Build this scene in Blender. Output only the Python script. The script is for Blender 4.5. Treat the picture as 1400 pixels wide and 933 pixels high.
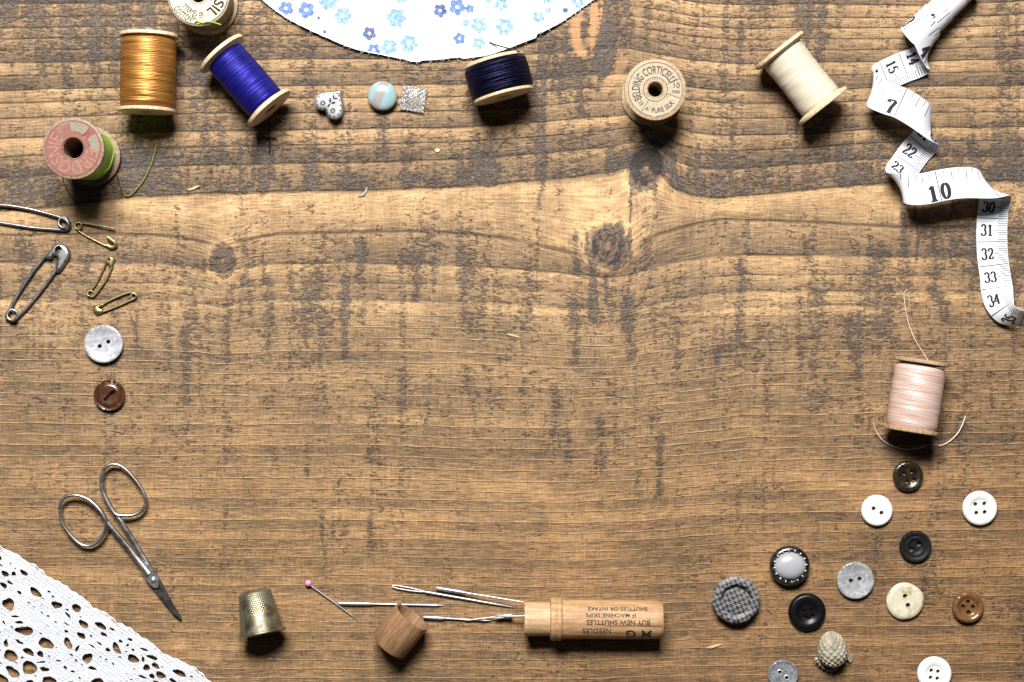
import bpy, bmesh, math, random
import numpy as np
from mathutils import Vector, Matrix
from mathutils.geometry import delaunay_2d_cdt

for _o in list(bpy.data.objects):
    bpy.data.objects.remove(_o)
scene = bpy.context.scene
random.seed(7)
RNG = np.random.default_rng(11)
R = math.radians
PI = math.pi

# ------------------------------------------------------------------ camera, world, lamps, exposure
H = 800.0                 # camera height in mm
SPX = 437.1 / 1400.0      # mm on the table per photo pixel
cam_d = bpy.data.cameras.new("camera")
cam = bpy.data.objects.new("camera", cam_d)
scene.collection.objects.link(cam)
cam.location = (0, 0, H / 1000)
cam.rotation_euler = (0, 0, 0)
cam_d.sensor_width = 36
cam_d.lens = 36 * H / 437.1
cam_d.clip_start = 0.02
cam_d.clip_end = 20
scene.camera = cam

world = bpy.data.worlds.new("World")
scene.world = world
world.use_nodes = True
wb = world.node_tree.nodes["Background"]
wb.inputs[0].default_value = (0.86, 0.93, 1.0, 1)
wb.inputs[1].default_value = 0.035

def area_lamp(name, loc, target, sx, sy, power, col):
    l = bpy.data.lights.new(name, 'AREA')
    l.shape = 'RECTANGLE'
    l.size, l.size_y, l.energy, l.color = sx, sy, power, col
    o = bpy.data.objects.new(name, l)
    scene.collection.objects.link(o)
    o.location = loc
    d = Vector(target) - Vector(loc)
    o.rotation_euler = d.to_track_quat('-Z', 'Y').to_euler()
    return o
area_lamp("window_light", (-0.10, 0.74, 1.12), (0, 0.0, 0), 0.54, 0.38, 51.0, (1.0, 0.99, 0.975))

scene.view_settings.view_transform = 'Standard'
scene.view_settings.look = 'None'
scene.view_settings.exposure = 0.0
scene.view_settings.gamma = 1.0
scene.render.engine = 'CYCLES'
scene.cycles.max_bounces = 6
scene.cycles.use_denoising = True

# ------------------------------------------------------------------ helpers
def px(X, Y, z=0.0):
    """photo pixel + height in mm -> place on / above the table in mm"""
    k = (H - z) / H * SPX
    return Vector(((X - 700) * k, (466.5 - Y) * k, z))

def cat_rom(P, n=8, closed=False):
    P = [np.array(p, float) for p in P]
    N = len(P)
    out = []
    segs = N if closed else N - 1
    for i in range(segs):
        if closed:
            a, b, c, d = P[(i - 1) % N], P[i], P[(i + 1) % N], P[(i + 2) % N]
        else:
            b, c = P[i], P[i + 1]
            a = P[i - 1] if i > 0 else 2 * b - c
            d = P[i + 2] if i + 2 < N else 2 * c - b
        for k in range(n):
            t = k / n
            out.append(0.5 * ((2 * b) + (-a + c) * t + (2 * a - 5 * b + 4 * c - d) * t * t + (-a + 3 * b - 3 * c + d) * t ** 3))
    if not closed:
        out.append(P[-1])
    return out

class MB:
    def __init__(s):
        s.v = []; s.f = []
    def add(s, v, f, T=None):
        o = len(s.v)
        if T is not None:
            v = [tuple(T @ Vector(p)) for p in v]
        s.v.extend([tuple(map(float, p)) for p in v])
        s.f.extend([tuple(i + o for i in q) for q in f])
        return s
    def lathe(s, prof, n=48, T=None, closed=False, rfun=None):
        v = []; f = []
        m = len(prof)
        for j, (r, z) in enumerate(prof):
            for i in range(n):
                a = 2 * PI * i / n
                rr = max(r, 1e-4)
                if rfun: rr += rfun(a, j, r, z)
                v.append((rr * math.cos(a), rr * math.sin(a), z))
        for j in range(m if closed else m - 1):
            k = (j + 1) % m
            for i in range(n):
                i2 = (i + 1) % n
                f.append((j * n + i, j * n + i2, k * n + i2, k * n + i))
        if not closed:
            f.append(tuple(range(n))[::-1])
            f.append(tuple((m - 1) * n + i for i in range(n)))
        return s.add(v, f, T)
    def tube(s, pts, rad, n=8, closed=False, asp=1.0, up=(0, 0, 1), taper=True):
        pts = [np.array(p, float) for p in pts]
        N = len(pts)
        if not hasattr(rad, '__len__'): rad = [rad] * N
        v = []; f = []
        up = np.array(up, float)
        for i in range(N):
            if closed:
                t = pts[(i + 1) % N] - pts[i - 1]
            else:
                t = pts[min(i + 1, N - 1)] - pts[max(i - 1, 0)]
            t = t / (np.linalg.norm(t) + 1e-12)
            sd = np.cross(up, t); l = np.linalg.norm(sd)
            if l < 1e-3:
                sd = np.cross((0, 1, 0.1), t); l = np.linalg.norm(sd)
            sd /= l
            nn = np.cross(t, sd)
            for k in range(n):
                a = 2 * PI * k / n
                v.append(pts[i] + sd * rad[i] * math.cos(a) + nn * rad[i] * asp * math.sin(a))
        for i in range(N if closed else N - 1):
            j = (i + 1) % N
            for k in range(n):
                k2 = (k + 1) % n
                f.append((i * n + k, i * n + k2, j * n + k2, j * n + k))
        if not closed:
            f.append(tuple(range(n))[::-1])
            f.append(tuple((N - 1) * n + k for k in range(n)))
        return s.add(v, f)
    def plate(s, outer, holes, ztop, zbot, step, T=None, jitter=0.15, walls=True):
        """sheet with real holes: outlines in mm, heights from functions of (x, y)"""
        def inside(loop, X, Y):
            x0 = np.array([p[0] for p in loop]); y0 = np.array([p[1] for p in loop])
            x1 = np.roll(x0, -1); y1 = np.roll(y0, -1)
            c = np.zeros(X.shape, bool)
            for a, b, c2, d in zip(x0, y0, x1, y1):
                if b == d: continue
                cond = ((b > Y) != (d > Y)) & (X < (c2 - a) * (Y - b) / (d - b) + a)
                c ^= cond
            return c
        co = []; ed = []
        for L in [outer] + holes:
            o = len(co)
            co += [Vector((float(p[0]), float(p[1]))) for p in L]
            ed += [(o + i, o + (i + 1) % len(L)) for i in range(len(L))]
        xs = [p[0] for p in outer]; ys = [p[1] for p in outer]
        gx = np.arange(min(xs), max(xs), step); gy = np.arange(min(ys), max(ys), step)
        if len(gx) and len(gy):
            GX, GY = np.meshgrid(gx, gy)
            GX = GX + (np.arange(len(gy)) % 2)[:, None] * step * .5
            GX = (GX + RNG.uniform(-jitter, jitter, GX.shape) * step).ravel()
            GY = (GY + RNG.uniform(-jitter, jitter, GY.shape) * step).ravel()
            bd = np.array([(p[0], p[1]) for L in [outer] + holes for p in L])
            ok = inside(outer, GX, GY)
            for h in holes:
                hx = [p[0] for p in h]; hy = [p[1] for p in h]
                m = (GX > min(hx) - step) & (GX < max(hx) + step) & (GY > min(hy) - step) & (GY < max(hy) + step) & ok
                if m.any():
                    ii = np.where(m)[0]
                    ok[ii[inside(h, GX[ii], GY[ii])]] = False
            ii = np.where(ok)[0]
            keep = []
            for c in range(0, len(ii), 4000):
                q = ii[c:c + 4000]
                d2 = (GX[q][:, None] - bd[:, 0]) ** 2 + (GY[q][:, None] - bd[:, 1]) ** 2
                keep += list(q[d2.min(1) > (step * .45) ** 2])
            co += [Vector((float(GX[q]), float(GY[q]))) for q in keep]
        V, E, F, ov, oe, of = delaunay_2d_cdt(co, ed, [], 0, 1e-7)
        VX = np.array([p[0] for p in V]); VY = np.array([p[1] for p in V])
        F = np.array([q for q in F if len(q) == 3])
        CX = VX[F].mean(1); CY = VY[F].mean(1)
        ok = inside(outer, CX, CY)
        for h in holes:
            hx = [p[0] for p in h]; hy = [p[1] for p in h]
            m = np.where((CX > min(hx)) & (CX < max(hx)) & (CY > min(hy)) & (CY < max(hy)) & ok)[0]
            if len(m): ok[m[inside(h, CX[m], CY[m])]] = False
        F = F[ok]
        n = len(V)
        v = [(VX[i], VY[i], ztop(VX[i], VY[i])) for i in range(n)] + [(VX[i], VY[i], zbot(VX[i], VY[i])) for i in range(n)]
        a = (VX[F[:, 1]] - VX[F[:, 0]]) * (VY[F[:, 2]] - VY[F[:, 0]]) - (VY[F[:, 1]] - VY[F[:, 0]]) * (VX[F[:, 2]] - VX[F[:, 0]])
        F[a < 0] = F[a < 0][:, ::-1]
        f = [tuple(q) for q in F] + [tuple(int(i) + n for i in q[::-1]) for q in F]
        if walls:
            es = {}
            for q in F:
                for i in range(3):
                    es[(int(q[i]), int(q[(i + 1) % 3]))] = 1
            for (p, q) in es:
                if (q, p) not in es:
                    f.append((p, p + n, q + n, q))
        return s.add(v, f, T)

def link(name, mb, mat, parent=None, smooth=38, **props):
    """one mesh object; coordinates of the builder are mm"""
    me = bpy.data.meshes.new(name)
    v = np.array(mb.v, float) * 0.001
    me.from_pydata(v.tolist(), [], mb.f)
    me.update()
    if smooth:
        me.shade_smooth()
        me.set_sharp_from_angle(angle=R(smooth))
    o = bpy.data.objects.new(name, me)
    scene.collection.objects.link(o)
    if mat: me.materials.append(mat)
    if parent: o.parent = parent
    for k, w in props.items(): o[k] = w
    return o

def thing(name, label, cat, loc=(0, 0, 0), rot=None, group=None):
    o = bpy.data.objects.new(name, None)
    o.empty_display_size = 0.005
    scene.collection.objects.link(o)
    M = Matrix.Translation(Vector(loc) * 0.001)
    if rot is not None: M = M @ rot.to_4x4()
    o.matrix_world = M
    o["label"] = label; o["category"] = cat; o["kind"] = "thing"
    group = group or {"button": "loose buttons", "spool": "spools of thread"}.get(cat)
    if group: o["group"] = group
    return o

def axis_rot(d, up=(0, 0, 1)):
    """rotation taking local +z to d, local +x close to up"""
    z = Vector(d).normalized()
    x = Vector(up) - Vector(up).dot(z) * z
    x.normalize()
    y = z.cross(x)
    return Matrix((x, y, z)).transposed()

def circle(cx, cy, r, n=24, ry=None, a0=0.0, rot=0.0):
    ry = ry or r
    c, s_ = math.cos(rot), math.sin(rot)
    out = []
    for i in range(n):
        a = a0 + 2 * PI * i / n
        x, y = r * math.cos(a), ry * math.sin(a)
        out.append((cx + x * c - y * s_, cy + x * s_ + y * c))
    return out

# ------------------------------------------------------------------ node helper
class NT:
    def __init__(s, name):
        s.m = bpy.data.materials.new(name)
        s.m.use_nodes = True
        s.t = s.m.node_tree
        s.b = s.t.nodes["Principled BSDF"]
        s.out = s.t.nodes["Material Output"]
    def put(s, sock, val):
        if isinstance(val, bpy.types.NodeSocket): s.t.links.new(val, sock)
        elif val is not None:
            if isinstance(val, (tuple, list)) and len(val) == 3 and len(sock.default_value) == 4: val = (*val, 1)
            sock.default_value = val
    def node(s, typ, out=0, ins=None, **props):
        n = s.t.nodes.new(typ)
        for k, w in props.items(): setattr(n, k, w)
        for k, w in (ins or {}).items(): s.put(n.inputs[k], w)
        return n.outputs[out]
    def m_(s, op, a, b=None, c=None, clamp=False):
        n = s.t.nodes.new('ShaderNodeMath'); n.operation = op; n.use_clamp = clamp
        s.put(n.inputs[0], a)
        if b is not None: s.put(n.inputs[1], b)
        if c is not None: s.put(n.inputs[2], c)
        return n.outputs[0]
    def mix(s, f, a, b, mode='MIX'):
        n = s.t.nodes.new('ShaderNodeMix'); n.data_type = 'RGBA'; n.blend_type = mode
        s.put(n.inputs[0], f); s.put(n.inputs[6], a); s.put(n.inputs[7], b)
        return n.outputs[2]
    def mr(s, v, a, b, c=0.0, d=1.0, smooth=True):
        n = s.t.nodes.new('ShaderNodeMapRange')
        if smooth: n.interpolation_type = 'SMOOTHSTEP'
        for i, w in enumerate((v, a, b, c, d)): s.put(n.inputs[i], w)
        return n.outputs[0]
    def coord(s, kind='Object'):
        return s.node('ShaderNodeTexCoord', kind)
    def scaled(s, vec, sc, rot=(0, 0, 0)):
        return s.node('ShaderNodeMapping', 0, {'Vector': vec, 'Scale': sc, 'Rotation': rot})
    def noise(s, vec, sc, det=3, rough=.55, dist=0.0):
        return s.node('ShaderNodeTexNoise', 'Fac' if False else 0, {'Vector': vec, 'Scale': sc, 'Detail': det, 'Roughness': rough, 'Distortion': dist})
    def attr(s, name):
        return s.node('ShaderNodeAttribute', 'Fac', attribute_name=name)
    def bump(s, h, dist, strength=1.0, normal=None):
        n = s.t.nodes.new('ShaderNodeBump')
        n.inputs['Strength'].default_value = strength
        n.inputs['Distance'].default_value = dist
        s.put(n.inputs['Height'], h)
        if normal is not None: s.put(n.inputs['Normal'], normal)
        return n.outputs[0]
    def bsdf(s, **kw):
        names = dict(color='Base Color', rough='Roughness', metal='Metallic', normal='Normal', spec='Specular IOR Level', trans='Transmission Weight',
                     ior='IOR', coat='Coat Weight', coatr='Coat Roughness', sheen='Sheen Weight', aniso='Anisotropic', alpha='Alpha', sub='Subsurface Weight')
        for k, w in kw.items(): s.put(s.b.inputs[names[k]], w)
        return s.m

def srgb(r, g, b):
    f = lambda c: (c / 255 / 12.92) if c / 255 <= .04045 else ((c / 255 + .055) / 1.055) ** 2.4
    return (f(r), f(g), f(b))

# ------------------------------------------------------------------ the wooden table: fields laid over a fine grid
_VT = {}
def vnoise(X, Y, seed):
    """smooth value noise on any array"""
    rs = _VT.setdefault(seed, np.random.default_rng(seed).random((512, 512)))
    xi = np.floor(X).astype(int); yi = np.floor(Y).astype(int)
    fx = X - xi; fy = Y - yi
    fx = fx * fx * (3 - 2 * fx); fy = fy * fy * (3 - 2 * fy)
    g = lambda i, j: rs[(yi + j) % 512, (xi + i) % 512]
    return (g(0, 0) * (1 - fx) + g(1, 0) * fx) * (1 - fy) + (g(0, 1) * (1 - fx) + g(1, 1) * fx) * fy

def fbm(X, Y, seed, o=4):
    s_ = 0; a = 1; t = 0
    for k in range(o):
        s_ = s_ + a * vnoise(X * 2 ** k + 37.1 * k, Y * 2 ** k + 11.7 * k, seed + k); t += a; a *= .5
    return s_ / t

def build_table():
    xs = np.concatenate([np.arange(-1100, -60, 26), np.arange(-60, 1461, 2.0), np.arange(1486, 2500, 26)])
    ys = np.concatenate([np.arange(-800, -50, 26), np.arange(-50, 984, 2.0), np.arange(1009, 1750, 26)])
    X, Y = np.meshgrid(xs, ys)
    # how the grain lines run: canonical row -> real row, by column
    tab = {
        0:   [(-1100, 10), (0, 4), (300, 0), (600, 0), (700, -3), (780, -9), (850, -12), (900, -6), (950, 2), (1020, 5), (1100, 3), (1250, 6), (1400, 0), (2500, 0)],
        150: [(-1100, 160), (0, 158), (200, 152), (500, 150), (640, 148), (730, 142), (800, 136), (860, 134), (905, 144), (945, 153), (1000, 158), (1100, 158), (1250, 150), (1400, 150), (2500, 150)],
        260: [(-1100, 300), (0, 290), (100, 281), (180, 270), (300, 264), (500, 260), (620, 256), (700, 250), (780, 243), (835, 236), (862, 228), (885, 226), (905, 240), (925, 259), (950, 268), (980, 271), (1020, 268), (1080, 262), (1150, 255), (1230, 250), (1400, 247), (2500, 245)],
        320: [(-1100, 330), (0, 322), (150, 321), (220, 323), (265, 329), (300, 339), (335, 330), (380, 321), (480, 318), (560, 317), (640, 321), (700, 330), (770, 346), (800, 356), (830, 372), (862, 352), (890, 328), (925, 314), (960, 305), (985, 300), (1100, 304), (1230, 311), (1400, 314), (2500, 320)],
        361: [(-1100, 361), (0, 360), (220, 361), (270, 367), (303, 374), (335, 367), (380, 361), (500, 361), (640, 364), (760, 373), (800, 377), (830, 381), (862, 377), (900, 366), (960, 354), (1020, 349), (1150, 350), (1400, 356), (2500, 356)],
        540: [(-1100, 540), (0, 538), (300, 540), (500, 540), (600, 542), (700, 545), (780, 547), (860, 543), (950, 535), (1020, 527), (1150, 524), (1400, 520), (2500, 518)],
        933: [(-1100, 930), (0, 933), (700, 935), (1000, 932), (1400, 925), (2500, 920)],
    }
    keys = sorted(tab)
    rows = []
    for k in keys:
        p = tab[k]
        r = np.interp(xs, [a for a, b in p], [b for a, b in p])
        # soften the corners
        ker = np.hanning(9); ker /= ker.sum()
        rp = np.pad(r, 4, mode='edge')
        rows.append(np.convolve(rp, ker, 'valid'))
    rows = np.array(rows)
    C = np.zeros_like(X)
    for j in range(len(xs)):
        rr = np.concatenate([[rows[0, j] - 900], rows[:, j], [rows[-1, j] + 900]])
        C[:, j] = np.interp(ys, rr, [keys[0] - 900] + keys + [keys[-1] + 900])
    amp = np.clip((Y - 330) / 200, .35, 1) * 2.2
    C += (fbm(X / 160, Y / 70, 3, 3) - .5) * 2 * amp + (fbm(X / 34, Y / 22, 5, 2) - .5) * 1.6
    # ring lines (canonical rows)
    lines = [20, 34, 49, 64, 81, 98, 117, 134, 154, 177, 198, 222, 260, 320, 361, 388, 411, 430, 447, 461, 479, 494, 509, 524, 540, 556, 566,
             580, 595.5, 609, 624, 639.5, 654, 669, 681.5, 694.5, 710.5, 725, 736.5, 750, 761.5, 775.5, 787, 799, 812, 824, 838, 849, 863, 876, 888, 901, 913, 926, 939]
    top = [20 - 15.5 * k - 3 * math.sin(k * 1.7) for k in range(1, 60)][::-1]
    bot = [939 + 13.5 * k + 2.5 * math.sin(k * 2.1) for k in range(1, 65)]
    L = np.array(top + lines + bot)
    ph = np.interp(C, L, np.arange(len(L)) + 0.0)
    base = len(top)
    idx = np.floor(ph).astype(int); fr = ph - idx
    # knots
    def ell(cx, cy, rx, ry, rot=0):
        c, s_ = math.cos(R(rot)), math.sin(R(rot))
        dx, dy = X - cx, Y - cy
        return np.sqrt(((dx * c + dy * s_) / rx) ** 2 + ((-dx * s_ + dy * c) / ry) ** 2) * (1 + .16 * (fbm(X / 9, Y / 9, 77, 2) - .5))
    k1, k2, k3 = ell(884, 227, 23, 29, 15), ell(832, 336, 25, 27, -20), ell(304, 356, 15, 20)
    kd = np.minimum(np.minimum(k1, k2), k3)
    knot = np.clip((1.08 - kd) * 7, 0, 1)
    # dark stain density
    D = np.full(X.shape, .255)
    D += .34 * np.exp(-((Y + 20) / 120) ** 2) * np.clip((560 - X) / 300, .35, 1)
    D += .20 * np.exp(-((C - 242) / 22) ** 2) * (C < 262)
    D += .12 * np.exp(-((C - 205) / 16) ** 2) * (C < 224)
    D += .10 * np.exp(-((Y - 400) / 75) ** 2)
    D += .10 * np.exp(-(((X - 1400) / 130) ** 2 + ((Y - 350) / 260) ** 2))
    D -= .12 * ((C > 260) & (C < 320))
    D -= .06 * np.clip((Y - 520) / 140, 0, 1)
    D += .05 * np.exp(-(((X - 1150) / 260) ** 2 + ((Y - 560) / 200) ** 2))
    streaks = [
        (12, 0, 40, 8, .3), (60, -20, 45, 5, .25), (130, -30, 95, 4.5, .5), (42, -40, 60, 7, .3), (175, -30, 60, 5, .4), (205, -30, 50, 9, .25), (58, 60, 110, 5, .25), (80, 75, 90, 6, .3), (32, 140, 180, 3, .3), (140, 120, 160, 6, .3),
        (20, 225, 280, 22, .35), (62, 228, 285, 14, .4), (185, 175, 255, 16, .45), (212, 205, 265, 22, .4), (275, 55, 120, 14, .25), (240, 60, 110, 8, .2),
        (285, 100, 250, 5, .4), (258, 130, 200, 5, .25), (325, 170, 235, 8, .35), (350, 170, 250, 8, .3), (300, 150, 230, 6, .3), (370, 180, 255, 7, .4), (420, 215, 262, 10, .35), (495, 30, 70, 4, .2), (438, 60, 130, 5, .2), (484, 230, 262, 16, .4),
        (522, 150, 215, 4, .35), (556, 230, 256, 16, .3), (640, 200, 258, 16, .45), (665, 170, 262, 14, .5), (648, 120, 175, 10, .3), (600, 240, 262, 16, .35), (715, 205, 225, 5, .35),
        (742, 30, 300, 4.5, .55), (730, 100, 170, 5, .3), (757, 40, 150, 6, .55), (765, 225, 300, 4.5, .6), (775, 30, 130, 6, .45), (793, 70, 160, 8, .6), (800, -20, 60, 5, .35), (838, -40, 60, 13, .75), (825, 20, 110, 14, .65), (818, 70, 130, 8, .55), (862, -30, 60, 5, .4), (880, 0, 70, 5, .35),
        (850, 195, 250, 12, .55), (862, 205, 345, 2.2, .75), (870, 230, 300, 8, .45), (898, 245, 320, 7, .4), (912, 165, 245, 5, .35), (918, 170, 240, 6, .45), (930, 235, 262, 10, .45), (955, 190, 243, 2.4, .75), (955, 268, 296, 2.4, .5),
        (787, 310, 380, 4.5, .8), (803, 315, 352, 2.4, .85), (811, 318, 445, 4.2, .75), (847, 290, 345, 3.5, .7), (842, 340, 372, 5, .5), (829, 370, 420, 2.5, .6), (853, 385, 480, 6, .5), (863, 300, 400, 1.6, .4), (785, 395, 500, 6, .45), (808, 395, 440, 5, .4),
        (860, 400, 505, 6, .6), (866, 390, 420, 5, .3), (640, 490, 550, 6, .4), (645, 420, 470, 8, .25), (760, 520, 600, 6, .5), (772, 585, 660, 7, .45), (822, 560, 650, 5, .35), (828, 610, 645, 8, .35), (873, 640, 690, 5, .4), (903, 585, 690, 6, .45), (892, 560, 600, 5, .25), (975, 420, 560, 7, .3), (983, 470, 520, 6, .35), (1015, 440, 520, 6, .25),
        (1012, 25, 100, 5, .5), (1000, 130, 250, 4, .25), (1105, -30, 60, 7, .4), (1130, 0, 70, 6, .4), (1150, 190, 260, 8, .4), (1165, 215, 258, 18, .35), (1012, 345, 470, 7, .5), (1020, 375, 390, 10, .4), (1050, 225, 265, 20, .3),
        (1236, 285, 355, 2.6, .7), (1240, 250, 400, 5, .3), (1254, 275, 365, 1.7, .95), (1262, 285, 330, 9, .4), (1277, 285, 325, 3, .4), (1306, 265, 300, 2, .6), (1275, 310, 420, 4, .55), (1330, 300, 350, 12, .3), (1288, 395, 445, 6, .6), (1297, 400, 440, 3, .5), (1103, 320, 370, 6, .35), (1200, 330, 370, 8, .4),
        (1160, 420, 500, 10, .4), (1175, 430, 530, 6, .35), (1210, 420, 470, 6, .3), (1280, 440, 540, 12, .3), (1100, 400, 500, 7, .25), (1385, 60, 420, 16, .3),
        (262, 270, 310, 4, .35), (290, 262, 330, 3.5, .35), (330, 260, 300, 4, .2), (369, 268, 300, 4, .3), (420, 265, 310, 7, .2), (492, 320, 390, 6, .5), (488, 330, 360, 12, .3), (470, 370, 500, 4.5, .4), (435, 360, 420, 5, .3), (330, 365, 450, 5, .5), (280, 350, 372, 9, .5), (370, 370, 480, 6, .35), (570, 340, 420, 7, .4), (545, 340, 380, 5, .3), (310, 395, 500, 5, .3), (640, 340, 460, 8, .3), (605, 280, 310, 10, .25), (1005, 300, 330, 4, .25),
        (308, 555, 640, 5, .35), (308, 680, 730, 5, .3), (282, 590, 640, 4, .2), (418, 590, 660, 4, .35), (442, 685, 800, 3.4, .5), (455, 715, 750, 14, .3), (505, 590, 640, 10, .25), (505, 700, 780, 4, .35), (512, 735, 750, 16, .3), (376, 600, 640, 6, .25), (550, 480, 560, 8, .25), (440, 420, 560, 6, .2), (250, 430, 560, 7, .2), (155, 420, 560, 5, .2), (115, 420, 480, 6, .2), (12, 440, 520, 12, .25),
        (1265, 740, 840, 12, .3), (1195, 700, 860, 6, .25), (1400, 820, 933, 14, .3), (1010, 670, 760, 5, .25), (1115, 700, 800, 5, .2), (660, 850, 933, 8, .2), (560, 880, 933, 6, .2),
    ]
    for (sx, y0, y1, w, st) in streaks:
        ja, jb = np.searchsorted(xs, [sx - 3 * w - 6, sx + 3 * w + 6]); ia, ib = np.searchsorted(ys, [y0 - 4, y1 + 4])
        XX = X[ia:ib, ja:jb]; YY = Y[ia:ib, ja:jb]
        cx = sx + (vnoise(YY / 40, YY * 0 + sx, 91) - .5) * 5
        e = np.clip((YY - y0) / 12, 0, 1) * np.clip((y1 - YY) / 12, 0, 1)
        D[ia:ib, ja:jb] += st * .58 * np.exp(-((XX - cx) / (w * 1.15)) ** 2) * e * (.45 + 1.1 * vnoise(XX / 5, YY / 11, 17))
    # many faint saw marks
    col = fbm(X / 11, Y / 150, 21, 2)
    col2 = fbm(X / 4.5, Y / 60, 23, 2)
    D += (col - .5) * .55 * np.clip(1.45 - Y / 800, .30, 1) + (col2 - .5) * .22
    D += (fbm(X / 120, Y / 60, 27, 3) - .5) * .35
    D += .10 * (fr ** 2.2 - .25) * (Y < 480)
    D += .30 * np.exp(-((kd - 1.12) / .14) ** 2)
    D += .42 * np.clip((1.0 - k1) * 5, 0, 1) * (np.hypot(X - 882, Y - 232) > 6) + .10 * np.clip((1 - k2) * 5, 0, 1)
    # bare orange tear at the top
    tear = np.clip((1.1 - ell(803, 25, 22, 55, 8)) * 4, 0, 1) + np.clip((1.1 - ell(842, 100, 9, 30, 30)) * 4, 0, 1) * .5
    tear = tear * np.clip((vnoise(X / 5, Y / 45, 8) - .25) * 4, 0, 1) * .8
    D -= .45 * tear
    D = np.clip(D + .0, 0, .80)
    vis = np.clip((kd - 1.1) / 1.1, 0, 1) * (1 - .85 * np.exp(-((X - 822) / 70) ** 4 - ((Y - 30) / 130) ** 4)) * (1 - .6 * np.exp(-((X - 860) / 40) ** 4 - ((Y - 280) / 60) ** 4))
    vis *= np.clip(1.25 - D * .8, .2, 1)
    # tone of each ring, and how far its line is painted as lit ridge or shaded step
    rt = np.random.default_rng(5).random(400)
    tone = (rt[idx % 400] - .5) * .5 * np.where(Y > 430, .35, 1) * (.4 + 1.2 * vnoise(X / 90, C / 14, 61))
    tone = tone * np.clip(fr * 8, 0, 1) * np.clip((1 - fr) * 8, 0, 1)
    tone += .03 * ((C > 262) & (C < 318)) * np.clip(1 - np.abs((fr - .5)) * .6, 0, 1)
    tone += .16 * np.exp(-((kd - 1.35) / .22) ** 2)
    tone += (col - .5) * .30 * np.clip(1.5 - Y / 560, .35, 1)
    low = np.clip((Y - 330) / 170 + (fbm(X / 60, Y / 30, 33, 2) - .5) * .8, 0, 1)
    flat = np.clip((kd - 1.0) * 2, 0, 1)
    # relief in mm
    d0 = np.minimum(fr, 1 - fr)
    step = np.where(low > .5, -.5, .5)
    Z = (1 - low) * (.055 * (.5 - fr)) * np.where(idx == base + 12, 2.0, 1) + low * .05 * np.exp(-(d0 / .10) ** 2)
    Z = Z * flat
    Z += (fbm(X / 240, Y / 180, 41, 2) - .5) * .5
    Z += -.16 * np.clip(D - .45, 0, .6) * (fbm(X / 6, Y / 3.2, 43, 2))
    Z += -.10 * np.exp(-((kd - 1.03) / .07) ** 2)
    Z -= Z[(X > -60) & (X < 1460)].max()
    Z = np.maximum(Z, -.9)
    ny, nx = X.shape
    co = np.empty((ny * nx, 3))
    co[:, 0] = ((X - 700) * SPX).ravel(); co[:, 1] = ((466.5 - Y) * SPX).ravel(); co[:, 2] = Z.ravel()
    i = np.arange(ny * nx).reshape(ny, nx)
    quads = np.stack([i[1:, :-1], i[1:, 1:], i[:-1, 1:], i[:-1, :-1]], -1).reshape(-1, 4)
    # rim and underside
    ring = np.concatenate([i[0, :], i[1:, -1], i[-1, -2::-1], i[-2:0:-1, 0]])
    nb = len(ring)
    low_co = co[ring].copy(); low_co[:, 2] = -38
    co2 = np.vstack([co, low_co])
    j = np.arange(nb) + ny * nx
    side = np.stack([ring, np.roll(ring, -1), np.roll(j, -1), j], -1)
    me = bpy.data.meshes.new("table_top")
    nv = len(co2); allq = np.vstack([quads, side])
    me.vertices.add(nv); me.vertices.foreach_set("co", (co2 * .001).ravel())
    me.loops.add(allq.size + nb); me.loops.foreach_set("vertex_index", np.concatenate([allq.ravel(), j[::-1]]).astype(np.int32))
    me.polygons.add(len(allq) + 1)
    me.polygons.foreach_set("loop_start", np.append(np.arange(len(allq)) * 4, allq.size).astype(np.int32))
    me.update(calc_edges=True)
    me.shade_smooth()
    me.set_sharp_from_angle(angle=R(60))
    pad = np.zeros(nb)
    for nm, A in (("ring", ph), ("stain", D), ("tone", tone), ("low", low), ("knot", knot), ("canon", C * SPX * .001), ("tear", np.clip(tear, 0, 1)), ("kd", np.clip(kd, 0, 4)), ("vis", vis)):
        at = me.attributes.new(nm, 'FLOAT', 'POINT')
        at.data.foreach_set("value", np.concatenate([A.ravel(), pad]).astype(np.float32))
    o = bpy.data.objects.new("table_top", me)
    scene.collection.objects.link(o)
    o["kind"] = "structure"
    o["label"] = "rough sawn brown wooden table board with dark stains and knots"
    me.materials.append(table_material())
    return o

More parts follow.
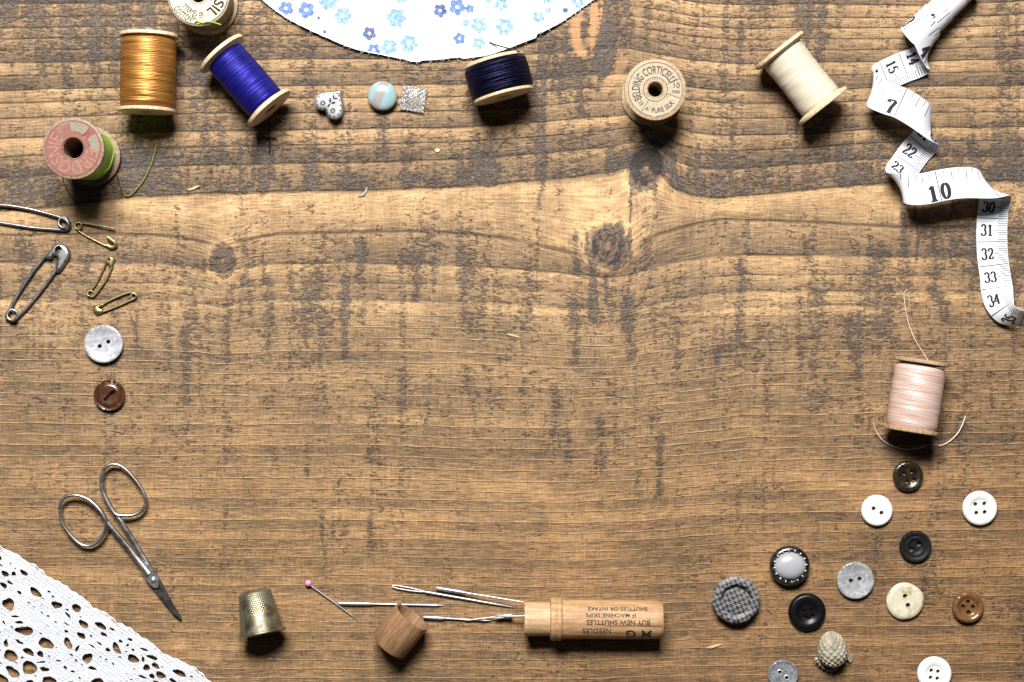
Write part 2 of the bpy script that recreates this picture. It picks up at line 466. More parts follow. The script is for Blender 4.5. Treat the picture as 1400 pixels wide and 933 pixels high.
def table_material():
    n = NT("rough_board")
    P = n.coord()
    sep = n.t.nodes.new('ShaderNodeSeparateXYZ'); n.put(sep.inputs[0], P)
    X, Y = sep.outputs[0], sep.outputs[1]
    canon = n.attr("canon"); ring = n.attr("ring"); stain = n.attr("stain"); tone = n.attr("tone"); low = n.attr("low"); knot = n.attr("knot"); tear = n.attr("tear"); kd = n.attr("kd"); vis = n.attr("vis")
    comb = n.t.nodes.new('ShaderNodeCombineXYZ'); n.put(comb.inputs[0], X); n.put(comb.inputs[1], canon)
    G = comb.outputs[0]
    fr = n.m_('FRACT', ring)
    # noises that follow the grain
    fib = n.noise(n.scaled(G, (130, 1500, 1)), 1, 4, .6)          # fine fibres along x
    fib2 = n.noise(n.scaled(G, (420, 2600, 1)), 1, 3, .6)
    cross = n.noise(n.scaled(G, (1500, 160, 1)), 1, 3, .6)        # fine saw scratches across the grain
    flake = n.noise(n.scaled(G, (230, 500, 1)), 1, 4, .62, 1.3)     # torn flakes
    flake2 = n.noise(n.scaled(G, (640, 1300, 1)), 1, 3, .6, .8)
    broad = n.noise(n.scaled(G, (22, 60, 1)), 1, 3, .5)
    speck = n.noise(P, 2600, 2, .6)
    # base colour by ring
    t = n.m_('MULTIPLY_ADD', fr, -.26, .60)
    lowt = n.m_('MULTIPLY_ADD', fr, .0, .40)
    t = n.m_('ADD', n.m_('MULTIPLY', t, n.m_('SUBTRACT', 1.0, low)), n.m_('MULTIPLY', lowt, low))
    t = n.m_('ADD', t, tone)
    t = n.m_('ADD', t, n.m_('MULTIPLY_ADD', broad, .6, -.30))
    t = n.m_('ADD', t, n.m_('MULTIPLY_ADD', fib, 1.3, -.65))
    t = n.m_('ADD', t, n.m_('MULTIPLY_ADD', cross, .5, -.25))
    t = n.m_('ADD', t, n.m_('MULTIPLY_ADD', speck, .5, -.25))
    ramp = n.t.nodes.new('ShaderNodeValToRGB')
    n.put(ramp.inputs[0], t)
    e = ramp.color_ramp.elements
    e[0].position = 0.0; e[0].color = (*srgb(70, 57, 44), 1)
    e[1].position = 1.0; e[1].color = (*srgb(206, 171, 124), 1)
    for p, c in ((.3, srgb(106, 85, 62)), (.55, srgb(146, 116, 82)), (.78, srgb(178, 144, 102))):
        q = e.new(p); q.color = (*c, 1)
    col = ramp.outputs[0]
    # stain: threshold of the flakes against the density
    fl = n.m_('ADD', n.m_('MULTIPLY', flake, .62), n.m_('MULTIPLY', flake2, .38))
    fl = n.mr(fl, .30, .70, smooth=False)
    thr = n.m_('SUBTRACT', n.m_('ADD', stain, fl), 1.0)
    sm = n.mr(thr, -.12, .26)
    soft = n.mr(n.m_('ADD', stain, n.m_('MULTIPLY', fib, .25)), .22, .92)
    smudge = n.mr(n.noise(n.scaled(P, (900, 500, 1)), 1, 3, .65), .35, .65)
    soft = n.m_('MULTIPLY', soft, n.m_('MULTIPLY_ADD', smudge, .5, .5))
    col = n.mix(n.m_('MULTIPLY', soft, .72), col, srgb(84, 76, 70))
    dark = n.mix(n.mr(n.noise(n.scaled(G, (520, 1500, 1)), 1, 3, .7, 1.2), .36, .64), srgb(18, 18, 22), srgb(106, 103, 104))
    col = n.mix(n.m_('MULTIPLY', sm, n.m_('MULTIPLY_ADD', smudge, .40, .38)), col, dark)
    # knots and tear
    kr = n.m_('FRACT', n.m_('MULTIPLY', kd, 4.0))
    kc = n.mix(n.m_('MULTIPLY', kr, .8), srgb(58, 50, 46), srgb(104, 86, 74))
    kc = n.mix(n.mr(kd, .08, .26, .8, 0), kc, srgb(140, 102, 76))
    kc = n.mix(n.m_('MULTIPLY', sm, .75), kc, srgb(44, 42, 45))
    col = n.mix(n.m_('MULTIPLY', knot, .9), col, kc)
    tm = n.m_('MULTIPLY', n.m_('MULTIPLY', tear, n.m_('SUBTRACT', 1.0, sm)), .75)
    col = n.mix(tm, col, n.mix(cross, srgb(160, 112, 74), srgb(192, 146, 102)))
    # ring lines; shade of upper steps and light on lower ridges painted in
    d0 = n.m_('MINIMUM', fr, n.m_('SUBTRACT', 1.0, fr))
    jit = n.m_('MULTIPLY_ADD', fib2, .5, .75)
    ln = n.mr(n.m_('MULTIPLY', d0, jit), .015, .075, 1, 0)
    brk = n.mr(n.noise(n.scaled(G, (110, 320, 1)), 1, 3, .6), .34, .60)
    lnk = n.m_('MULTIPLY', n.m_('MULTIPLY', ln, n.mr(knot, 0, .5, 1, 0)), vis)
    lhi = n.m_('MULTIPLY', n.m_('MULTIPLY', lnk, n.m_('SUBTRACT', 1.0, low)), n.m_('MULTIPLY_ADD', brk, .4, .6))
    col = n.mix(n.m_('MULTIPLY', lhi, .60), col, srgb(58, 44, 34))
    llo = n.m_('MULTIPLY', n.m_('MULTIPLY', lnk, low), n.m_('MULTIPLY_ADD', brk, .75, .25))
    col = n.mix(n.m_('MULTIPLY', llo, .60), col, srgb(210, 176, 134))
    # the finish is warmer on the lower half; the colour gets darker and redder towards the lower right
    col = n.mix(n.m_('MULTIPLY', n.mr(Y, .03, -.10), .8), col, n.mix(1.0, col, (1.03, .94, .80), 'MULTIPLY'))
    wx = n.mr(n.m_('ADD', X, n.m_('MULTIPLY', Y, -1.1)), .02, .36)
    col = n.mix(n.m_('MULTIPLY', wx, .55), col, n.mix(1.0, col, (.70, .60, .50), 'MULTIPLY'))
    # pale lint and rubbed fibres
    lint = n.mr(n.noise(n.scaled(G, (500, 1900, 1)), 1, 2, .5), .69, .76)
    col = n.mix(n.m_('MULTIPLY', lint, .5), col, srgb(186, 172, 150))
    # relief
    h = n.m_('MULTIPLY', fib, .25)
    h = n.m_('ADD', h, n.m_('MULTIPLY', fib2, .18))
    h = n.m_('ADD', h, n.m_('MULTIPLY', cross, .16))
    h = n.m_('ADD', h, n.m_('MULTIPLY', n.m_('MULTIPLY', flake, n.m_('MULTIPLY_ADD', sm, 1.0, .25)), 1.3))
    h = n.m_('ADD', h, n.m_('MULTIPLY', n.m_('MULTIPLY', flake2, n.m_('MULTIPLY_ADD', sm, 1.0, .3)), .6))
    h = n.m_('SUBTRACT', h, n.m_('MULTIPLY', sm, .55))
    h = n.m_('SUBTRACT', h, n.m_('MULTIPLY', lhi, .45))
    h = n.m_('ADD', h, n.m_('MULTIPLY', llo, .7))
    nor = n.bump(h, .0008, 1.0)
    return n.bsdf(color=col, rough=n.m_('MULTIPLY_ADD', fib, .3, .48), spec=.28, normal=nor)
build_table()

# ------------------------------------------------------------------ materials of the small things
def mat_wood(name, pale, dark, sc=1.0, rough=.55, stain=0.0):
    n = NT(name); P = n.coord()
    g = n.noise(n.scaled(P, (900 * sc, 900 * sc, 90 * sc)), 1, 4, .6, .3)
    g2 = n.noise(n.scaled(P, (2600, 2600, 500)), 1, 3, .6)
    spots = n.noise(P, 260, 4, .6)
    t = n.m_('ADD', n.m_('MULTIPLY', g, .7), n.m_('MULTIPLY', g2, .3))
    col = n.mix(n.mr(t, .36, .64), dark, pale)
    col = n.mix(n.m_('MULTIPLY', n.mr(spots, .55, .75), .35 + stain), col, tuple(c * .55 for c in dark))
    return n.bsdf(color=col, rough=rough, spec=.35, normal=n.bump(t, .00025, .7))

def mat_thread(name, a, b, pitch=.00062, rough=.38, metal=.0, strength=.8, spec=.5):
    n = NT(name); P = n.coord()
    sep = n.t.nodes.new('ShaderNodeSeparateXYZ'); n.put(sep.inputs[0], P)
    j = n.noise(n.scaled(P, (30, 30, 700)), 1, 2, .5)
    ph = n.m_('ADD', n.m_('MULTIPLY', sep.outputs[2], 2 * PI / pitch), n.m_('MULTIPLY', j, 9.0))
    w = n.m_('MULTIPLY_ADD', n.m_('SINE', ph), .5, .5)
    st = n.noise(n.scaled(P, (70, 70, 2000)), 1, 3, .6)
    col = n.mix(n.mr(st, .3, .7), a, b)
    col = n.mix(n.m_('MULTIPLY', n.m_('SUBTRACT', 1.0, w), .45), col, tuple(c * .35 for c in a))
    h = n.m_('ADD', n.m_('MULTIPLY', w, .6), n.m_('MULTIPLY', st, .8))
    tg = n.node('ShaderNodeTangent', 0, direction_type='RADIAL', axis='Z')
    n.put(n.b.inputs['Tangent'], tg)
    return n.bsdf(color=col, rough=rough, spec=spec, metal=metal, aniso=.85 if metal else .4, normal=n.bump(h, .00018, strength))

def mat_plain(name, col, rough=.5, spec=.5, metal=0.0, bump=0.0, bscale=900, vary=.15, coat=0.0, dirt=None):
    n = NT(name); P = n.coord()
    nz = n.noise(P, bscale, 4, .6)
    c = n.mix(n.mr(nz, .3, .7), tuple(max(0, x * (1 - vary)) for x in col), tuple(min(1, x * (1 + vary)) for x in col))
    if dirt:
        c = n.mix(n.mr(n.noise(P, bscale * .3, 5, .7), .5, .72), c, dirt)
    kw = {}
    if bump: kw['normal'] = n.bump(nz, bump * .001, 1.0)
    return n.bsdf(color=c, rough=n.m_('MULTIPLY_ADD', nz, .25, rough - .12), spec=spec, metal=metal, coat=coat, **kw)

def mat_metal(name, col, dirt, rough=.3, amount=.5, bscale=420, bump=.006):
    n = NT(name); P = n.coord()
    nz = n.noise(P, bscale, 5, .68); n2 = n.noise(P, bscale * 5, 3, .6)
    k = n.m_('MULTIPLY', n.mr(nz, .42, .62), amount)
    c = n.mix(k, col, dirt)
    r = n.m_('ADD', n.m_('MULTIPLY_ADD', n2, .2, rough - .1), n.m_('MULTIPLY', k, .3))
    return n.bsdf(color=c, rough=r, metal=n.m_('SUBTRACT', 1.0, n.m_('MULTIPLY', k, .5)), normal=n.bump(n.m_('ADD', nz, n.m_('MULTIPLY', n2, .3)), bump * .001, 1.0))

def mat_pearl(name, a, b, c, sc=90):
    n = NT(name); P = n.coord()
    nz = n.noise(n.scaled(P, (sc, sc * 1.8, sc), (0, 0, .5)), 1, 4, .55, 2.2)
    n2 = n.noise(P, sc * 2.4, 3, .5, 3.0)
    col = n.mix(n.mr(nz, .35, .65), a, b)
    col = n.mix(n.m_('MULTIPLY', n.mr(n2, .45, .7), .6), col, c)
    return n.bsdf(color=col, rough=n.m_('MULTIPLY_ADD', n2, .25, .16), spec=.7, coat=.5, normal=n.bump(nz, .0002, .5))

W_PALE = mat_wood("spool_birch", srgb(212, 193, 162), srgb(182, 157, 122))
W_TAN = mat_wood("spool_old_wood", srgb(172, 148, 116), srgb(134, 110, 82), stain=.2)
W_PINKISH = mat_wood("spool_worn_wood", srgb(148, 124, 104), srgb(104, 80, 64), stain=.25)
W_CASE = mat_wood("needle_case_wood", srgb(180, 144, 106), srgb(146, 110, 76), .8)
W_NECK = mat_wood("needle_case_neck_wood", srgb(194, 164, 126), srgb(164, 130, 94), .8)
W_CAP = mat_wood("needle_case_cap_wood", srgb(142, 108, 76), srgb(108, 78, 52), .8)
INK = mat_plain("black_ink", (.018, .018, .022), .7, .2, vary=.5, bscale=2500)
INK_FADED = mat_plain("faded_ink", srgb(46, 46, 44), .8, .1, vary=.6, bscale=2500)
HOLE_DARK = mat_plain("dark_bore", (.02, .014, .01), .8, .1)
STEEL = mat_metal("bright_steel", (.50, .50, .51), (.34, .33, .32), .46, .2, 420, 0)
STEEL_OLD = mat_metal("aged_scissor_steel", (.36, .355, .35), (.12, .115, .11), .34, .35, 300, .004)
STEEL_PIN = mat_metal("pin_steel", (.30, .30, .31), (.10, .095, .09), .36, .4)
STEEL_BLACK = mat_metal("dark_pin_steel", (.30, .29, .28), (.06, .06, .06), .36, .4)
BRASS = mat_metal("tarnished_brass", (.34, .28, .13), (.10, .085, .04), .40, .4)
BRASS_T = mat_metal("thimble_brass", (.27, .24, .155), (.13, .12, .11), .40, .6, 160, .015)

# ------------------------------------------------------------------ lettering as thin raised ink
def text_geo(txt, size, bold=0.0, align='CENTER', stretch=1.0, spacing=1.0):
    c = bpy.data.curves.new("lettering_source", 'FONT')
    c.body = txt; c.size = size; c.align_x = align; c.offset = bold; c.resolution_u = 3; c.space_character = spacing
    o = bpy.data.objects.new("lettering_source", c)
    me = bpy.data.meshes.new_from_object(o)
    v = [(p.co.x * stretch, p.co.y, 0) for p in me.vertices]
    f = [tuple(p.vertices) for p in me.polygons]
    bpy.data.objects.remove(o); bpy.data.curves.remove(c); bpy.data.meshes.remove(me)
    return v, f

def arc_map(v, r, ang, outward=True, z=0.0):
    out = []
    for x, y, _ in v:
        if outward: a = R(ang) - x / r; q = r + y
        else: a = R(ang) + x / r; q = r - y
        out.append((q * math.cos(a), q * math.sin(a), z))
    return out

def line_geo(pts, w, z=0.0):
    """flat stroke along a polyline"""
    v = []; f = []
    P = [np.array(p[:2], float) for p in pts]
    for i, p in enumerate(P):
        t = P[min(i + 1, len(P) - 1)] - P[max(i - 1, 0)]
        t = t / (np.linalg.norm(t) + 1e-9); nn = np.array((-t[1], t[0])) * w / 2
        v += [(*(p + nn), z), (*(p - nn), z)]
    for i in range(len(P) - 1):
        f.append((2 * i, 2 * i + 1, 2 * i + 3, 2 * i + 2))
    return v, f

def ring_geo(r, w, z, a0=0, a1=360, n=72):
    v = []; f = []
    for i in range(n + 1):
        a = R(a0 + (a1 - a0) * i / n)
        v += [((r - w / 2) * math.cos(a), (r - w / 2) * math.sin(a), z), ((r + w / 2) * math.cos(a), (r + w / 2) * math.sin(a), z)]
    for i in range(n): f.append((2 * i, 2 * i + 1, 2 * i + 3, 2 * i + 2))
    return v, f

# digits with thick and thin strokes, as on the tape
def _arc(cx, cy, rx, ry, a0, a1, n=10):
    return [(cx + rx * math.cos(R(a0 + (a1 - a0) * i / n)), cy + ry * math.sin(R(a0 + (a1 - a0) * i / n))) for i in range(n + 1)]
GL = {
    '0': [[_arc(.3, .5, .22, .46, 90, 450, 20)], []],
    '1': [[[(.32, .03), (.32, .96)], [(.32, .93), (.22, .84), (.12, .80)], [(.12, .03), (.52, .03)]], []],
    '2': [[_arc(.3, .70, .20, .25, 170, -40, 12) + [(.38, .45), (.22, .24), (.10, .06)], [(.08, .05), (.30, .08), (.50, .06), (.54, .24)]], [(.15, .72, .07)]],
    '3': [[_arc(.28, .73, .20, .22, 160, -80, 12), _arc(.28, .28, .23, .25, 80, -165, 12)], [(.13, .78, .065), (.12, .22, .065)]],
    '4': [[[(.40, .03), (.40, .97)], [(.40, .95), (.05, .30), (.58, .30)], [(.26, .03), (.54, .03)]], []],
    '5': [[[(.50, .93), (.16, .93), (.14, .52)], _arc(.27, .32, .24, .28, 120, -160, 14)], [(.12, .20, .065)]],
    '6': [[_arc(.30, .28, .21, .25, 0, 360, 16), [(.10, .30), (.11, .6), (.24, .88), (.44, .92)]], [(.44, .85, .06)]],
    '7': [[[(.08, .92), (.54, .92)], [(.53, .90), (.32, .45), (.26, .05)], [(.08, .92), (.08, .74)]], []],
    '8': [[_arc(.3, .74, .17, .21, 0, 360, 16), _arc(.3, .28, .22, .25, 0, 360, 16)], []],
    '9': [[_arc(.30, .70, .21, .25, 0, 360, 16), [(.50, .70), (.49, .4), (.36, .12), (.16, .06)]], [(.16, .14, .06)]],
}
def digit_geo(txt, h, thick=.15, thin=.08, adv=.66, wscale=1.0):
    mb = MB(); x = -adv * len(txt) * h * wscale / 2
    for ch in txt:
        if ch in GL:
            for st in GL[ch][0]:
                P = [np.array(p) for p in st]
                # resample
                Q = []
                for i in range(len(P) - 1):
                    m = max(1, int(np.linalg.norm(P[i + 1] - P[i]) / .12))
                    Q += [P[i] + (P[i + 1] - P[i]) * k / m for k in range(m)]
                Q.append(P[-1])
                v = []; f = []
                for i, p in enumerate(Q):
                    t = Q[min(i + 1, len(Q) - 1)] - Q[max(i - 1, 0)]
                    t = t / (np.linalg.norm(t) + 1e-9)
                    w = thin + (thick - thin) * abs(t[1]) ** 1.5
                    nn = np.array((-t[1], t[0])) * w / 2
                    for s_ in (1, -1):
                        q = p + nn * s_
                        v.append((x + q[0] * h * wscale, (q[1] - .5) * h, 0))
                f = [(2 * i, 2 * i + 1, 2 * i + 3, 2 * i + 2) for i in range(len(Q) - 1)]
                mb.add(v, f)
            for (bx, by, br) in GL[ch][1]:
                c = circle(x + bx * h * wscale, (by - .5) * h, br * h, 8)
                mb.add([(p[0], p[1], 0) for p in c], [tuple(range(8))])
        x += adv * h * wscale
    return mb.v, mb.f

# ------------------------------------------------------------------ spools
def spool_profile(L, rf, rb, rh, ft, bevel):
    """flange radius rf, barrel rb, bore rh, rim thickness ft, slope down to the barrel"""
    return [(rh, .5), (rh + .4, 0.05), (rf - .8, 0), (rf - .15, .25), (rf, .7), (rf - .1, ft), (rb + .2, ft + bevel), (rb, ft + bevel + .3),
            (rb, L - ft - bevel - .3), (rb + .2, L - ft - bevel), (rf - .1, L - ft), (rf, L - .7), (rf - .15, L - .25), (rf - .8, L), (rh + .4, L - .05), (rh, L - .5), (rh - .05, L / 2)]

def winding_profile(L, ft, bevel, rw, rb, seed, bulge=.25, gap=(0, 0)):
    rs = random.Random(seed)
    z0, z1 = ft + bevel * .35 + gap[0], L - ft - bevel * .35 - gap[1]
    m = 44
    out = [(rb - .3, z0 + .2)]
    for i in range(m + 1):
        t = i / m
        e = min(t, 1 - t)
        r = rw + bulge * math.sin(PI * t) - max(0, .05 - e) * 14 + rs.uniform(-.07, .07)
        out.append((r, z0 + (z1 - z0) * t))
    out.append((rb - .2, z1 - .2))
    return out

def make_spool(label, cat, loc, rot, L, rf, wood, thread, rw, rb=5.5, rh=3.2, ft=1.6, bevel=1.8, seed=1, group=None, bulge=.25, gap=(0, 0)):
    t = thing("thread_spool", label, cat, loc, rot, group)
    rs = random.Random(seed)
    ph = rs.uniform(0, 6)
    b = MB().lathe(spool_profile(L, rf, rb, rh, ft, bevel), 72, closed=True, rfun=lambda a, j, r, z: (.06 * math.sin(2 * a + ph) + .04 * math.sin(5 * a + 2 * ph)) if r > rb + .5 else 0)
    link("spool_body", b, wood, t)
    if thread:
        w = MB().lathe(winding_profile(L, ft, bevel, rw, rb, seed, bulge, gap), 72, closed=True, rfun=lambda a, j, r, z: .05 * math.sin(3 * a + z))
        link("wound_thread", w, thread, t)
    return t

GOLD = mat_thread("golden_thread", srgb(134, 86, 30), srgb(180, 124, 56), .0006, .34, .62, .45)
BLUE = mat_thread("royal_blue_thread", srgb(8, 5, 76), srgb(22, 17, 132), .0008, .36, .5, .5, .25)
NAVY = mat_thread("navy_thread", srgb(3, 3, 14), srgb(10, 9, 44), .0009, .36, .6, .8, .15)
CREAM = mat_thread("cream_thread", srgb(192, 180, 158), srgb(206, 195, 174), .0005, .6, 0, .35)
PINK = mat_thread("pink_silk_thread", srgb(212, 176, 160), srgb(238, 212, 200), .0007, .30, .34, .35)
GREEN = mat_thread("lime_thread", srgb(110, 176, 18), srgb(186, 232, 56), .0009, .4, .2)
OLIVE = mat_thread("olive_thread", srgb(84, 84, 52), srgb(120, 122, 84), .0006, .6, 0)
BROWN_T = mat_thread("pale_brown_thread", srgb(120, 100, 74), srgb(150, 128, 98), .0006, .6, 0)

def lying(p0, p1, z0, z1=None):
    """axis from end centre p0 to end centre p1 (pixels); returns location, rotation, length"""
    a = px(*p0, z0); b = px(*p1, z0 if z1 is None else z1)
    return a, axis_rot(b - a), (b - a).length

# golden spool
a, rt, L = lying((201, 154), (199.5 + 3, 46), 12.3)
gold = make_spool("lying wooden spool full of golden yellow thread", "spool", a, axis_rot(px(204, 47, 12.6) - a), L, 12.3, W_PALE, GOLD, 11.3, seed=3, bevel=1.2, ft=1.5)
# royal blue spool
a, rt, L = lying((370, 150), (301, 71), 12.3)
blue = make_spool("lying wooden spool wound with bright royal blue thread", "spool", a, rt, L, 11.6, W_PALE, BLUE, 8.6, seed=4, bevel=1.7, ft=1.7)
# navy spool
a, rt, L = lying((689, 133), (675, 81), 12.8)
navy = make_spool("short spool of dark navy thread just below the floral fabric", "spool", a, rt, L, 12.8, W_PALE, NAVY, 13.2, seed=5, bevel=.8, ft=1.4, bulge=.3)
# cream spool
a, rt, L = lying((1127, 147), (1064, 67), 12.4)
cream = make_spool("pale spool of cream white thread between standing spool and tape", "spool", a, rt, L, 12.4, W_PALE, CREAM, 9.6, seed=6, bevel=2.2, ft=1.5, bulge=-.35)
# pink silk spool
a, rt, L = lying((1245, 591), (1260, 492), 11.8)
pink = make_spool("lying spool of shiny pale pink silk thread above the buttons", "spool", a, rt, L, 11.9, W_TAN, PINK, 10.6, seed=7, bevel=.9, ft=1.5, bulge=.2, gap=(0, .8))

# standing spools; the empties stand at their base on the board
def standing(X, Y, h, yaw=0):
    p = px(X, Y, h)
    return (p.x, p.y, 0), Matrix.Rotation(yaw, 3, 'Z')
l, r = standing(896, 122.5, 22)
bel = make_spool("standing spool end stamped BELDING CORTICELLI PURE SILK", "spool", l, r, 22, 12.9, W_TAN, BROWN_T, 9.5, rb=6, rh=3.0, ft=2.2, bevel=3.0, seed=8)
lab = MB()
lab.lathe([(4.2, 22.02), (4.2, 22.06), (11.6, 22.06), (11.6, 22.02)], 72)
LABEL_TAN = mat_plain("kraft_label", srgb(164, 150, 128), .75, .2, vary=.1, dirt=srgb(142, 122, 98))
lb = MB()
v, f = ring_geo(7.9, 7.0, 22.08, n=72); lb.add(v, f)
labo = link("paper_label", lb, LABEL_TAN, bel, smooth=0)
zz = 22.13
ink = MB()
ink.add(*ring_geo(11.2, .22, zz, -20, 262)); ink.add(*ring_geo(11.2, .22, zz, 272, 300, 10)); ink.add(*ring_geo(11.2, .2, zz, 305, 338, 10))
ink.add(*ring_geo(5.0, .25, zz, 0, 360))
v, f = text_geo("BELDING CORTICELLI", 4.7, .03, stretch=.47); ink.add(arc_map(v, 6.5, 118, True, zz), f)
v, f = text_geo("PURE SILK", 2.9, .04, stretch=.85); ink.add(arc_map(v, 9.7, 292, False, zz), f)
v, f = text_geo("10", 3.2, .03, stretch=1.0); ink.add([(x + 8.6, y + .6, zz) for x, y, _ in v], f)
v, f = text_geo("YDS", 1.7, .05, stretch=1.05); ink.add([(x + 8.5, y - 1.6, zz) for x, y, _ in v], f)
for a_ in (24, -20, 238):
    ink.add(*line_geo([(5.0 * math.cos(R(a_)), 5.0 * math.sin(R(a_))), (11.2 * math.cos(R(a_)), 11.2 * math.sin(R(a_)))], .22, zz))
v, f = text_geo("EC", 2.6, .0, stretch=.7); ink.add(arc_map(v, 7.3, 222, True, zz), f)
v, f = text_geo("A", 2.6, .0, stretch=1.0); ink.add(arc_map(v, 9.6, 247, False, zz), f)
link("lettering", ink, INK_FADED, labo, smooth=0)

l, r = standing(271, -7, 24)
cot = make_spool("standing spool cut by the top edge, lettered COTTON and SIL", "spool", l, r, 24, 13.1, W_TAN, OLIVE, 11.6, rb=6, rh=3.1, ft=1.6, bevel=1.2, seed=9)
LABEL_CREAM = mat_plain("cream_label", srgb(186, 178, 158), .7, .25, vary=.06, dirt=srgb(204, 186, 150))
lb = MB(); lb.add(*ring_geo(7.9, 9.0, 24.07, n=72)); labo = link("paper_label", lb, LABEL_CREAM, cot, smooth=0)
ink = MB(); zz = 24.12
ink.add(*ring_geo(12.2, .28, zz)); ink.add(*ring_geo(3.9, .2, zz))
v, f = text_geo("COTTON", 3.6, .05, stretch=.62); ink.add(arc_map(v, 11.7, 232, False, zz), f)
v, f = text_geo("TTER", 3.0, .04, stretch=.75); ink.add(arc_map(v, 8.4, 232, False, zz), f)
v, f = text_geo("SIL", 6.0, .10, stretch=.85, spacing=1.0); ink.add(arc_map(v, 7.2, -38, True, zz), f)
v, f = text_geo("YDS", 2.5, .05, stretch=.95); ink.add([(-y + .9 - 1.6, x - 8.4, zz) for x, y, _ in v], f)
v, f = text_geo("150", 2.5, .05, stretch=.8); ink.add([(-y + 3.1 - 1.0, x - 8.6, zz) for x, y, _ in v], f)
v, f = text_geo("MAR", 1.4, .05, stretch=.9); ink.add(arc_map(v, 5.1, -12, True, zz), f)
link("lettering", ink, INK_FADED, labo, smooth=0)

l, r = standing(100, 203, 34)
red = make_spool("standing spool with worn pinkish red stamped end and lime thread", "spool", l, r, 34, 12.7, W_PINKISH, GREEN, 10.6, rb=6, rh=4.1, ft=2.4, bevel=2.0, seed=10)
LABEL_RED = mat_plain("worn_red_label", srgb(122, 84, 72), .7, .25, vary=.12, bscale=500, dirt=srgb(140, 116, 100))
LABEL_GREY = mat_plain("worn_grey_label", srgb(124, 118, 100), .7, .25, vary=.08, bscale=500)
RED_LINE = mat_plain("dark_red_ink", srgb(128, 46, 48), .7, .2, vary=.2)
lb = MB(); lb.add(*ring_geo(7.9, 7.0, 34.08, n=72)); labo = link("paper_label", lb, LABEL_RED, red, smooth=0)
gp = MB()
for (q, a0, a1) in ((9.0, 98, 52), (9.2, 34, -6)):
    pts = []
    for i in range(25):
        t = i / 24
        a = R(a0 + (a1 - a0) * t)
        pts.append((10.8 * math.cos(a), 10.8 * math.sin(a)))
    inner = []
    for i in range(25):
        t = 1 - i / 24
        a = R(a0 + (a1 - a0) * t); rr = 6.0 + 1.3 * abs(math.cos(3 * PI * t))
        inner.append((rr * math.cos(a), rr * math.sin(a)))
    vv = [(p[0], p[1], 34.12) for p in pts + inner]
    gp.add(vv, [(i, i + 1, 48 - i, 49 - i) for i in range(24)])
link("label_panel", gp, LABEL_GREY, labo, smooth=0)
ink = MB(); zz = 34.17
ink.add(*ring_geo(11.3, .2, zz, 0, 360)); ink.add(*ring_geo(4.6, .25, zz))
for (c0, c1) in ((98, 52), (34, -6)):
    ink.add(*line_geo([(q * math.cos(R(a)), q * math.sin(R(a))) for a, q in [(c0, 10.9), (c0 + 3, 9), (c0, 7.6), (c0 - 5, 6.3), (c0 - 10, 6.9), (c0 - 16, 6.2), (c0 - 24, 7.3), ((c0 + c1) / 2, 6.4), (c1 + 12, 7.0), (c1 + 5, 6.2), (c1, 7.6), (c1 - 2, 9.2), (c1, 10.9)]], .22, zz))
v, f = text_geo("A", 4.2, .03); ink.add(arc_map(v, 6.4, 58 - 14, True, zz), f)
link("lettering", ink, RED_LINE, labo, smooth=0)
emb = MB()
v, f = text_geo("EIRDOSNIE", 7.4, .02, stretch=.56, spacing=1.04); emb.add(arc_map(v, 5.5, 248, True, zz + .02), f)
shd = MB(); v, f = text_geo("EIRDOSNIE", 7.4, .16, stretch=.56, spacing=1.04); shd.add(arc_map(v, 5.5, 248, True, zz), f)
link("stamped_letters", shd, mat_plain("stamp_outline", srgb(150, 84, 76), .7, .2, vary=.2), labo, smooth=0)
link("stamped_letters", emb, mat_plain("pink_stamp", srgb(138, 98, 84), .6, .4, vary=.1), labo, smooth=0)

# ------------------------------------------------------------------ loose thread ends
def thread_end(parent, pts, r, mat, name="loose_thread"):
    P = cat_rom([tuple(px(*p)) for p in pts], 8)
    o = link(name, MB().tube(P, r, 6), mat, parent)
    o.matrix_parent_inverse = parent.matrix_world.inverted()
    return o
bpy.context.view_layer.update()
T_WHITE = mat_plain("white_sewing_thread", srgb(226, 218, 206), .5, .4)
T_OLIVE = mat_plain("olive_sewing_thread", srgb(116, 112, 52), .7, .3)
T_NAVY = mat_plain("navy_sewing_thread", srgb(16, 14, 34), .7, .3)
T_LIME = mat_plain("lime_sewing_thread", srgb(150, 180, 60), .6, .3)
thread_end(pink, [(1269, 493, 21), (1262, 482, 14), (1252, 466, 5), (1243, 445, .6), (1238, 422, .5), (1236, 402, .5), (1240, 396, .5)], .10, T_WHITE)
thread_end(pink, [(1206, 556, 14), (1198, 562, 10), (1194, 574, 5), (1199, 592, 2), (1212, 606, .8), (1234, 614, .5), (1256, 613, .6), (1266, 609, 1.0)], .17, T_WHITE)
thread_end(pink, [(1284, 610, .5), (1296, 605, .8), (1309, 593, 1.5), (1316, 580, 2.2), (1320, 569, 3)], .2, T_WHITE)
thread_end(red, [(158, 234, 14), (167, 262, 1.5), (176, 268, .8), (190, 255, .6), (200, 240, .6), (208, 221, .6), (213, 203, .6), (215, 194, .6)], .3, T_OLIVE)
thread_end(red, [(137, 182, 30), (150, 190, 27), (156, 205, 25), (150, 228, 22), (142, 236, 20)], .28, T_LIME)
thread_end(red, [(85, 240, 16), (88, 252, 3), (94, 264, .8), (104, 274, .5)], .22, T_OLIVE)
thread_end(navy, [(711, 71, 24), (702, 68, 16), (690, 65, 8), (676, 61, 2.5), (669, 58, 1.8)], .3, T_NAVY)
thread_end(blue, [(364, 178, 8), (367, 184, 3), (369, 198, .8), (368, 210, .5)], .3, T_NAVY)
thread_end(blue, [(352, 192, .5), (362, 188, .7), (370, 189, .6), (378, 190, .5)], .25, T_NAVY)
thread_end(cot, [(243, 34, 12), (243, 44, 2), (242, 52, .8), (241, 60, .6)], .2, T_OLIVE)
